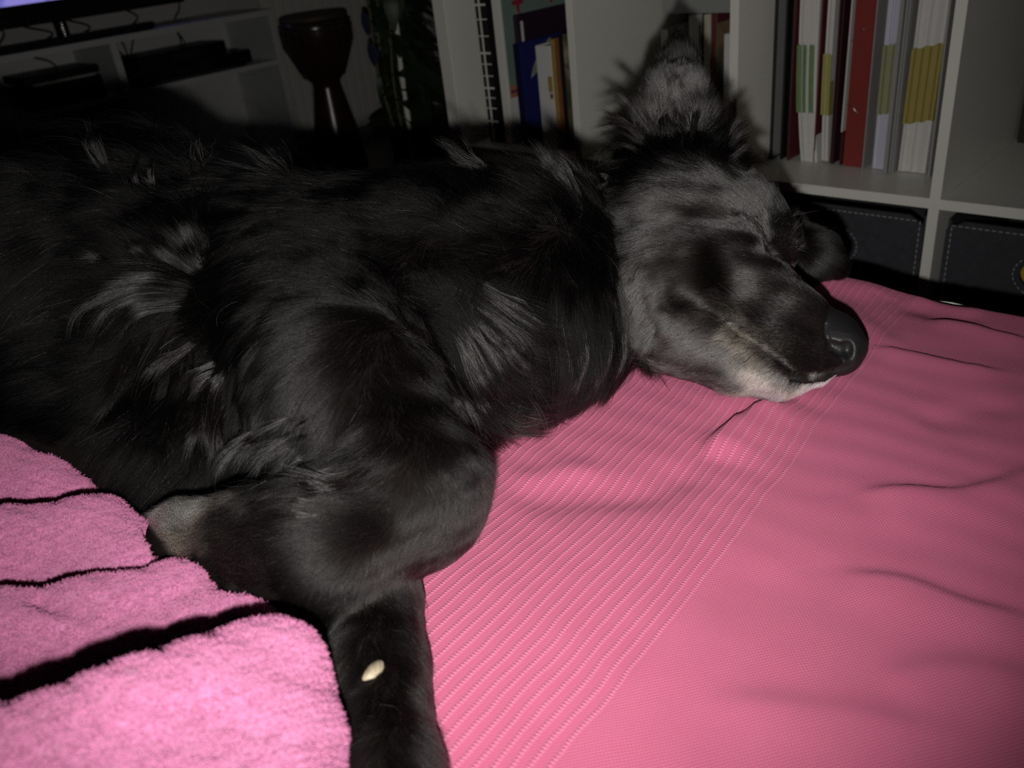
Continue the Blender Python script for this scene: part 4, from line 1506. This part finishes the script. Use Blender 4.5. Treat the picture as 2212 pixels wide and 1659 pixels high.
hd = hd * np.maximum(shrt, earm * 0.55)
legm = np.clip((0.575 - (root - CAM) @ FW) / 0.07, 0, 1) * np.clip((0.034 - length) / 0.012, 0, 1)
eyec = np.array(PZ(1622, 512, hz(1622, 512) - 0.02))
eyed = np.clip((np.linalg.norm(root - eyec, axis=1) - 0.008) / 0.010, 0.06, 1)
gloss = np.clip(np.maximum(np.maximum(2.3 * hd, 0.55 * legm), np.clip((length - 0.042) / 0.03, 0, 1) * 0.5), 0.09, 2.6) * eyed * rng.uniform(0.5, 1.0, nh)
gloss = np.where(rng.random(nh) < 0.012, 1.3, gloss)
gloss[-nl:] = lg
ga.data.foreach_set('value', gloss.astype(np.float32))
at = hc.attributes.new('tan', 'FLOAT', 'CURVE')
tan_r = np.clip(tan + rng.normal(size=nh) * 0.10 * (tan > 0.03), 0, 1)
tan_r = np.maximum(tan_r, np.maximum(hd * eyed * 0.046, legm * 0.042))
grey = rng.random(nh) < 0.004
tan_r[grey] = 0.5
at.data.foreach_set('value', tan_r.astype(np.float32))


def fur_material():
    M = bpy.data.materials.new('black_fur')
    M.use_nodes = True
    t = M.node_tree
    t.nodes.clear()
    out = t.nodes.new('ShaderNodeOutputMaterial')
    hb = t.nodes.new('ShaderNodeBsdfHairPrincipled')
    hb.parametrization = 'COLOR'
    hb.inputs['Roughness'].default_value = 0.34
    hb.inputs['IOR'].default_value = 1.36
    hb.inputs['Radial Roughness'].default_value = 0.5
    hb.inputs['Coat'].default_value = 0.0
    at = t.nodes.new('ShaderNodeAttribute')
    at.attribute_name = 'tan'
    gl = t.nodes.new('ShaderNodeAttribute')
    gl.attribute_name = 'gloss'
    ma = t.nodes.new('ShaderNodeMath')
    ma.operation = 'MULTIPLY_ADD'
    ma.inputs[1].default_value = 0.36
    ma.inputs[2].default_value = 1.19
    t.links.new(gl.outputs['Fac'], ma.inputs[0])
    t.links.new(ma.outputs[0], hb.inputs['IOR'])
    r = t.nodes.new('ShaderNodeValToRGB')
    r.color_ramp.elements[0].color = (0.0045, 0.0036, 0.0034, 1)
    r.color_ramp.elements[0].position = 0.02
    r.color_ramp.elements[1].color = (0.80, 0.76, 0.68, 1)
    e = r.color_ramp.elements.new(0.3)
    e.color = (0.056, 0.050, 0.045, 1)
    e = r.color_ramp.elements.new(0.65)
    e.color = (0.34, 0.28, 0.21, 1)
    t.links.new(at.outputs['Fac'], r.inputs[0])
    t.links.new(r.outputs[0], hb.inputs['Color'])
    t.links.new(hb.outputs[0], out.inputs[0])
    return M


M_fur = fur_material()
hc.materials.append(M_fur)
fur_o = bpy.data.objects.new('fur', hc)
COL.objects.link(fur_o)
fur_o.parent = dog_o
tag(fur_o, 'black silky coat with pale chin and paw', kind='stuff')
print('HAIR strands', nh)

# bare callus
cn = None
loc, nn_, i_, d_ = bvh.find_nearest(Vector(cal))
nn_ = np.array(nn_)
bm = bmesh.new()
c2 = np.cross(nn_, ctan)
top = bm.verts.new(np.array(cal) + nn_ * 0.0016)
ring = [bm.verts.new(np.array(cal) + ctan * 0.0064 * math.cos(a) * (1 + 0.12 * math.sin(3 * a)) + c2 * 0.0038 * math.sin(a) - nn_ * 0.0006) for a in np.linspace(0, 2 * math.pi, 25)[:-1]]
mid = [bm.verts.new(np.array(cal) + ctan * 0.0055 * math.cos(a) + c2 * 0.0030 * math.sin(a) + nn_ * 0.0012) for a in np.linspace(0, 2 * math.pi, 25)[:-1]]
for k_ in range(24):
    bm.faces.new((ring[k_], ring[(k_ + 1) % 24], mid[(k_ + 1) % 24], mid[k_]))
    bm.faces.new((mid[k_], mid[(k_ + 1) % 24], top))
o = bm_obj('callus', bm, M_callus, dog_o, smooth=True)
o['label'] = 'small bare cream patch of skin'

# whiskers and a few long pale hairs; the last paints the eyelid's highlight
wk = []
for q in ([(1640, 690), (1600, 650), (1550, 610)], [(1600, 690), (1570, 660), (1520, 645)], [(1590, 720), (1550, 690), (1500, 672)], [(1570, 740), (1530, 735), (1490, 730)], [(1700, 470), (1740, 460), (1768, 455)], [(1640, 494), (1624, 478), (1603, 467)]):
    p0 = hit(*q[0])
    if p0 is None:
        continue
    z0 = depth(p0)
    wk.append(spline([p0, PZ(q[1][0], q[1][1], z0 - 0.012), PZ(q[2][0], q[2][1], z0 - 0.012)], 8))
wc = bpy.data.hair_curves.new('whisker_glint')
wc.add_curves([8] * len(wk))
wc.attributes['position'].data.foreach_set('vector', np.array(wk, np.float32).ravel())
ra = wc.attributes.get('radius') or wc.attributes.new('radius', 'FLOAT', 'POINT')
ra.data.foreach_set('value', np.tile(np.linspace(0.00022, 0.00005, 8), len(wk)).astype(np.float32))
at = wc.attributes.new('tan', 'FLOAT', 'CURVE')
at.data.foreach_set('value', np.full(len(wk), 0.72, np.float32))
wc.materials.append(M_fur)
wo = bpy.data.objects.new('whiskers', wc)
COL.objects.link(wo)
wo.parent = dog_o
tag(wo, 'pale whiskers on the cheek and a pale strand painting the eyelid glint', kind='stuff')

lid = [hit(x + 3, y - 2) for x, y in ((1601, 465), (1613, 470), (1625, 478), (1636, 490), (1645, 503), (1653, 520), (1660, 540))]
lid = [p + (CAM - p) / np.linalg.norm(CAM - p) * 0.0012 for p in lid if p is not None]
o = tube('eyelid', [Vector(p) for p in spline(lid, 20)], [0.0003 + 0.0007 * math.sin(math.pi * i / 19) for i in range(20)], dog_me.materials[1], dog_o, n=8)
o['label'] = 'dark bare rim of the closed eye'

# ------------------------------------------------------------------ fleece blanket
lo = np.array([-0.62, 0.08, BED - 0.02])
hi = np.array([-0.08, 0.68, 0.66])
Fg, lo_, hh = fl.grid(lo, hi, 0.0032)
gx = [lo_[i] + hh * np.arange(Fg.shape[i]) for i in range(3)]
Gp = np.stack(np.meshgrid(*gx, indexing='ij'), -1).reshape(-1, 3)
nz_ = vnoise(Gp, 45, 21)[:, 0].reshape(Fg.shape) * 0.0022 + vnoise(Gp, 130, 22)[:, 0].reshape(Fg.shape) * 0.0009
Fg = Fg + nz_
Fg = np.maximum(Fg, (BED + 0.004) - Gp[:, 2].reshape(Fg.shape))
sel = (np.abs(Fg) < 0.03).ravel()
dd_ = np.full(Fg.size, 0.5)
idx_ = np.where(sel)[0]
dd_[idx_] = dog.eval(Gp[idx_])
Fg = np.maximum(Fg, 0.004 - dd_.reshape(Fg.shape))
FV, FF = surface_nets(Fg, lo_, hh)
fme = mesh_from('fleece_blanket', FV, FF)


def fleece_material(name='fleece'):
    M = Mat(name, (0.46, 0.12, 0.30), 0.9, 0.1)
    f = M.noise(240, 3)
    M.l(M.mix(f, (0.40, 0.12, 0.24), (0.52, 0.18, 0.34)), M.b.inputs['Base Color'])
    M.b.inputs['Sheen Weight'].default_value = 0.35
    M.b.inputs['Sheen Roughness'].default_value = 0.5
    M.b.inputs['Sheen Tint'].default_value = (1.0, 0.75, 0.9, 1)
    v = M.noise(420, 3)
    M.bump(v, 0.8, 0.003)
    return M.m


M_fleece = fleece_material()
fleece = link('fleece_blanket', fme, None, M_fleece)
tag(fleece, 'fuzzy orchid pink fleece blanket bunched in thick folds over the bed', 'blanket')
# pile
fme.calc_loop_triangles()
nt = len(fme.loop_triangles)
tv_ = np.empty(nt * 3, np.int32)
fme.loop_triangles.foreach_get('vertices', tv_)
tv_ = tv_.reshape(-1, 3)
A, B_, C_ = FV[tv_[:, 0]], FV[tv_[:, 1]], FV[tv_[:, 2]]
N = np.cross(B_ - A, C_ - A)
area = np.linalg.norm(N, axis=1) / 2
N /= np.maximum(1e-12, 2 * area)[:, None]
cent = (A + B_ + C_) / 3
vw = CAM - cent
vw /= np.linalg.norm(vw, axis=1, keepdims=True)
ok = ((N * vw).sum(1) > -0.25) & (cent[:, 2] > BED + 0.006)
num = rng.poisson(area * np.where(ok, 240e4, 0))
tri = np.repeat(np.arange(nt), num)
nf = len(tri)
u, v = rng.random(nf), rng.random(nf)
sw = u + v > 1
u[sw], v[sw] = 1 - u[sw], 1 - v[sw]
root = A[tri] + (B_[tri] - A[tri]) * u[:, None] + (C_[tri] - A[tri]) * v[:, None]
nn = N[tri]
dv = nn * 0.8 + vnoise(root, 800, 31) * 0.95 + rng.normal(size=(nf, 3)) * 0.35
dv /= np.linalg.norm(dv, axis=1, keepdims=True)
ln = rng.uniform(0.0011, 0.0027, nf)
dv2 = dv + rng.normal(size=(nf, 3)) * 0.6
dv2 /= np.linalg.norm(dv2, axis=1, keepdims=True)
P3 = np.stack([root - nn * 0.0004, root + dv * (ln * 0.5)[:, None], root + dv * (ln * 0.5)[:, None] + dv2 * (ln * 0.5)[:, None]], 1)
pc = bpy.data.hair_curves.new('pile')
pc.add_curves([3] * nf)
pc.attributes['position'].data.foreach_set('vector', P3.astype(np.float32).ravel())
ra = pc.attributes.get('radius') or pc.attributes.new('radius', 'FLOAT', 'POINT')
ra.data.foreach_set('value', np.tile([0.00016, 0.00014, 0.00008], nf).astype(np.float32))
pile_m = Mat('fleece_fibre', (0.45, 0.155, 0.285), 0.7, 0.2)
pc.materials.append(pile_m.m)
po = bpy.data.objects.new('pile', pc)
COL.objects.link(po)
po.parent = fleece
tag(po, 'short curly fleece pile', kind='stuff')
print('PILE', nf)

pcl = SDF()  # fleece underside in shadow, its shade put into a dark violet colour
pps = [pt(640, 1700, 1.6), pt(690, 1668, 1.8), pt(716, 1650, 1.4)]
pcl.chain(pps, [0.012, 0.011, 0.006], 0.006)
pcl.chain([pt(660, 1760, 1.4), pt(715, 1720, 1.6), pt(735, 1690, 1.2)], [0.010, 0.010, 0.005], 0.006)
lo = np.min(pps, axis=0) - 0.04
Fp, lp0, hp = pcl.grid(lo, np.max(pps, axis=0) + 0.04, 0.0025)
gp_ = np.stack(np.meshgrid(*[lp0[i] + hp * np.arange(Fp.shape[i]) for i in range(3)], indexing='ij'), -1).reshape(-1, 3)
Fp = np.maximum(Fp, 0.003 - dog.eval(gp_).reshape(Fp.shape))
Fp = np.maximum(Fp, 0.005 - fl.eval(gp_).reshape(Fp.shape))
Fp = np.maximum(Fp, (BED + 0.002) - gp_[:, 2].reshape(Fp.shape))
PVt, PFt = surface_nets(Fp, lp0, hp)
pm_ = mesh_from('cloth', PVt, PFt)
pco = link('cloth', pm_, None, simple('fleece_shade_violet', (0.045, 0.016, 0.050), 0.9, 0.1, var=0.2, scale=150))
tag(pco, 'dark violet cloth crumpled between the fleece and the lower leg of the dog', 'cloth')

# ------------------------------------------------------------------ bed with ribbed pink cover
EDGE_Y = -0.590
RIB = (pt(1500, 1050, 0) - pt(1100, 1500, 0))
RIB[2] = 0
RIB /= np.linalg.norm(RIB)
RQ = np.array([RIB[1], -RIB[0], 0])
q_edge = float((pt(1618, 1130, 0)) @ RQ)

bed = rempty('sofa_bed', 'low bed base and mattress under the pink cover', 'bed', -0.2, -1.25)
M_mattress = simple('white_ticking', (0.62, 0.62, 0.60), 0.8, 0.2, var=0.05, scale=200)
M_bedbase = simple('dark_upholstery', (0.02, 0.018, 0.02), 0.9, 0.1, var=0.3, scale=200)
box('mattress', (-1.1, -0.72, 0.24), (1.0, 0.635, 0.425), M_mattress, bed, bev=0.03, seg=4)
box('base', (-1.1, -0.72, 0.06), (1.0, 0.62, 0.238), M_bedbase, bed, bev=0.01)
for x in (-1.0, 0.9):
    for y in (-0.66, 0.54):
        box('foot', (x, y, 0), (x + 0.06, y + 0.06, 0.06), M_black_plastic, bed)

# cover: height field over the bed, folded down past its edge
ds = 0.0042
ss = np.arange(-1.28, 0.75, ds)
drop = [0.0, 0.004, 0.009, 0.015, 0.022, 0.03, 0.045, 0.07, 0.11, 0.16, 0.22, 0.27]
tt = np.arange(0.0, 1.02, ds)
nS, nT = len(ss), len(tt)
SX, TY = np.meshgrid(ss, tt, indexing='ij')
W = BORG[None, None] + BXAX * SX[..., None] + BYAX * (EDGE_Y - TY)[..., None]
XY = W[..., :2].reshape(-1, 2)
P2 = np.c_[XY, np.zeros(len(XY))]
hgt = np.zeros(len(XY))
hgt += vnoise(P2, 9, 41)[:, 0] * 0.0035 + vnoise(P2, 22, 42)[:, 0] * 0.0016
al_ = P2 @ RIB
ql_ = P2 @ RQ
# small puckers running across the ribs
hgt += np.sin(al_ * 190 + vnoise(P2, 25, 43)[:, 0] * 2.2) * 0.00035 * (0.5 + 0.5 * np.tanh(vnoise(P2, 12, 44)[:, 0]))


def seg_dist(P, pl_):
    best = np.full(len(P), 9.0)
    sgn = np.zeros(len(P))
    par = np.zeros(len(P))
    n_ = len(pl_) - 1
    for i in range(n_):
        a, b = pl_[i], pl_[i + 1]
        ab = b - a
        h = np.clip(((P - a) @ ab) / (ab @ ab), 0, 1)
        v_ = P - a - h[:, None] * ab
        d = np.hypot(v_[:, 0], v_[:, 1])
        cr = ab[0] * v_[:, 1] - ab[1] * v_[:, 0]
        m_ = d < best
        best = np.where(m_, d, best)
        sgn = np.where(m_, np.sign(cr), sgn)
        par = np.where(m_, (i + h) / n_, par)
    return best, sgn, par


def crease(pix, amp, wl, wr, taper=True, n=16):
    """wrinkle along a line: amp metres high, wl / wr widths on its far / near side"""
    pl_ = spline([PH(x, y, BED)[:2] for x, y in pix], n)
    d, s, par = seg_dist(XY, pl_)
    wd = np.where(s > 0, wl, wr)
    fall = np.exp(-(d / wd) ** 2)
    if taper:
        fall = fall * np.clip(np.sin(np.pi * np.clip(par, 0.02, 0.98)) * 1.6, 0, 1)
    return amp * 0.62 * fall


hgt += crease([(1520, 985), (1560, 940), (1620, 905), (1700, 862)], 0.014, 0.004, 0.030)
hgt += crease([(1530, 940), (1600, 892), (1700, 848)], -0.006, 0.016, 0.004)
hgt += crease([(1560, 975), (1420, 1045), (1280, 1062), (1080, 1055)], -0.007, 0.016, 0.022)
hgt += crease([(1300, 1000), (1200, 1010), (1100, 1030)], 0.004, 0.012, 0.012)
hgt += crease([(1850, 1070), (1960, 1065), (2100, 1072), (2260, 1020)], 0.0075, 0.005, 0.030)
hgt += crease([(1800, 1235), (1950, 1255), (2090, 1310), (2250, 1350)], 0.0060, 0.004, 0.025)
hgt += crease([(1500, 1520), (1700, 1530), (1900, 1560), (2080, 1600)], 0.0040, 0.010, 0.030)
hgt += crease([(1870, 765), (1960, 775), (2060, 795), (2190, 812)], 0.0060, 0.003, 0.020)
hgt += crease([(2000, 690), (2070, 700), (2150, 722), (2260, 745)], 0.0070, 0.004, 0.018)
hgt += crease([(1780, 640), (1840, 690), (1900, 740), (1960, 760)], 0.0050, 0.012, 0.016)
hgt += crease([(1700, 590), (1770, 600), (1850, 625)], 0.012, 0.03, 0.025, taper=False)
hgt += crease([(1960, 650), (2040, 672), (2120, 668)], -0.010, 0.03, 0.02)
hgt += crease([(1980, 930), (2080, 900), (2212, 880)], -0.004, 0.014, 0.020)
hgt += crease([(1500, 1230), (1650, 1260), (1850, 1235)], -0.003, 0.02, 0.030)
hgt += crease([(1900, 1480), (2050, 1450), (2260, 1480)], 0.004, 0.010, 0.03)
hgt *= np.clip(1.0, 0, 1)
Z0 = BED + hgt
# roll over the edge
tcol = TY.reshape(-1)
re = 0.022
Z0 = Z0 - re * (1 - np.sqrt(np.clip(1 - (1 - np.clip(tcol / re, 0, 1)) ** 2, 0, 1)))
PW = np.c_[XY, Z0]
# the cover gives way beneath the dog and the blanket
cand = np.where((XY[:, 0] < 0.40) & (XY[:, 1] < 1.15))[0]
for it in range(14):
    p = PW[cand].copy()
    d = dog.eval(p + np.array([0, 0, 0.0]))
    bad = d < 0.003
    if not bad.any():
        break
    PW[cand[bad], 2] -= np.maximum(0.002, (0.0035 - d[bad]))
uf = fl.eval(np.c_[PW[:, :2], np.full(len(PW), BED + 0.006)])
PW[:, 2] = np.where(uf < 0.008, np.minimum(PW[:, 2], BED - 0.003), PW[:, 2])
PW[:, 2] = np.maximum(PW[:, 2], 0.428)
PW = PW.reshape(nS, nT, 3)
# flap hanging down at the edge
rows = []
edge_row = PW[:, 0]
for dz in drop[1:][::-1]:
    r_ = edge_row.copy()
    r_[:, 2] -= dz
    wv = np.sin(ss * 38) * 0.006 * min(1, dz / 0.1) + np.sin(ss * 91 + 1) * 0.002 * min(1, dz / 0.05)
    r_ += BYAX[None] * (0.004 * min(1, dz / 0.01) + wv)[:, None]
    rows.append(r_)
full = np.concatenate([np.stack(rows, 1), PW], 1)
nR = full.shape[1]
CV = full.reshape(-1, 3)
I = np.arange(nS * nR).reshape(nS, nR)
CF = np.stack([I[:-1, :-1], I[1:, :-1], I[1:, 1:], I[:-1, 1:]], -1).reshape(-1, 4)[:, ::-1]
cme = mesh_from('bed_cover', CV, CF)
uvl = cme.uv_layers.new(name='UVMap')
tcum = np.concatenate([-np.array(drop[1:][::-1]), tt])
UA = np.zeros((nS, nR, 2))
for j in range(nR):
    flat_ = BORG[None] + BXAX * ss[:, None] + BYAX * (EDGE_Y - tcum[j])
    UA[:, j, 0] = flat_ @ RQ - q_edge
    UA[:, j, 1] = flat_ @ RIB
li = np.empty(len(cme.loops), np.int32)
cme.loops.foreach_get('vertex_index', li)
uvl.data.foreach_set('uv', UA.reshape(-1, 2)[li].astype(np.float32).ravel())


def cover_material():
    M = Mat('pink_weave', (0.60, 0.10, 0.25), 0.85, 0.15)
    uv = M.n('ShaderNodeUVMap').outputs[0]
    # wander of the ribs
    nz = M.n('ShaderNodeTexNoise')
    nz.inputs['Scale'].default_value = 9
    nz.inputs['Detail'].default_value = 3
    M.l(uv, nz.inputs['Vector'])
    sep = M.n('ShaderNodeSeparateXYZ')
    M.l(uv, sep.inputs[0])
    wob = M.math('MULTIPLY', M.math('SUBTRACT', nz.outputs['Fac'], 0.5), 0.012)
    q = M.math('ADD', sep.outputs[0], wob)
    a = sep.outputs[1]
    # zone: ribs left of the boundary, plain weave right of it
    zone = M.math('SMOOTH_MIN', 1.0, M.math('MAXIMUM', 0.0, M.math('MULTIPLY', q, -300.0)), 0.05)
    rp = 0.0073
    fr = M.math('FRACT', M.math('DIVIDE', q, rp))
    tri_ = M.math('ABSOLUTE', M.math('SUBTRACT', fr, 0.5))          # 0 on the rib, 0.5 between
    rib = M.math('SUBTRACT', 1.0, M.math('MINIMUM', 1.0, M.math('MULTIPLY', tri_, 4.2)))
    bars = M.math('ADD', 0.5, M.math('MULTIPLY', M.math('SINE', M.math('MULTIPLY', a, 2 * math.pi / 0.0021)), 0.5))
    # plain weave
    wx = M.math('SINE', M.math('MULTIPLY', q, 2 * math.pi / 0.0021))
    wy = M.math('SINE', M.math('MULTIPLY', a, 2 * math.pi / 0.0024))
    weave = M.math('ADD', 0.5, M.math('MULTIPLY', M.math('MULTIPLY', wx, wy), 0.5))
    ladder = M.math('MULTIPLY', rib, M.math('ADD', 0.25, M.math('MULTIPLY', bars, 0.75)))
    ribh = M.math('ADD', ladder, M.math('MULTIPLY', weave, 0.22))
    h = M.math('ADD', M.math('MULTIPLY', zone, ribh), M.math('MULTIPLY', M.math('SUBTRACT', 1.0, zone), M.math('MULTIPLY', weave, 0.5)))
    fine = M.noise(1500, 2, vec=uv)
    h2 = M.math('ADD', h, M.math('MULTIPLY', fine, 0.35))
    M.bump(h2, 0.75, 0.0011)
    blot = M.noise(16, 4, vec=uv)
    c0 = M.mix(blot, (0.54, 0.125, 0.225), (0.65, 0.165, 0.29))
    lf = M.math('MULTIPLY', M.math('MULTIPLY', zone, ladder), 0.42)
    c1 = M.mix(lf, c0, (0.80, 0.27, 0.42))
    dk = M.math('MULTIPLY', M.math('SUBTRACT', 1.0, M.math('MINIMUM', 1.0, M.math('MULTIPLY', h, 2.2))), 0.35)
    c2 = M.mix(dk, c1, (0.42, 0.07, 0.15))
    M.l(c2, M.b.inputs['Base Color'])
    M.b.inputs['Sheen Weight'].default_value = 0.12
    M.b.inputs['Sheen Tint'].default_value = (1, 0.7, 0.85, 1)
    return M.m


bm = bmesh.new()
gr_ = []
for i in range(15):
    x = 0.160 + 0.085 * i / 14
    e_ = math.sin(math.pi * i / 14)
    gr_.append([bm.verts.new((x, yy_ - 0.004 * (1 - e_), zz2_ - 0.010 * (1 - e_))) for yy_, zz2_ in ((-0.5745, 0.4820), (-0.5725, 0.4825), (-0.5705, 0.478), (-0.5695, 0.466), (-0.569, 0.445), (-0.569, 0.42), (-0.570, 0.40))])
for a_, b_ in zip(gr_, gr_[1:]):
    for j in range(6):
        bm.faces.new((a_[j], a_[j + 1], b_[j + 1], b_[j]))
sheet = bm_obj('bed_sheet', bm, M_mattress, smooth=True)
sheet.matrix_world = YAWROT
md_ = sheet.modifiers.new('t', 'SOLIDIFY')
md_.thickness = 0.001
tag(sheet, 'sliver of white bed sheet peeking past the edge of the pink cover', 'bed sheet')

cover_o = link('bed_cover', cme, None, cover_material())
tag(cover_o, 'crinkled pink cotton bed cover with ladder ribs, spread under the dog', 'bed cover')
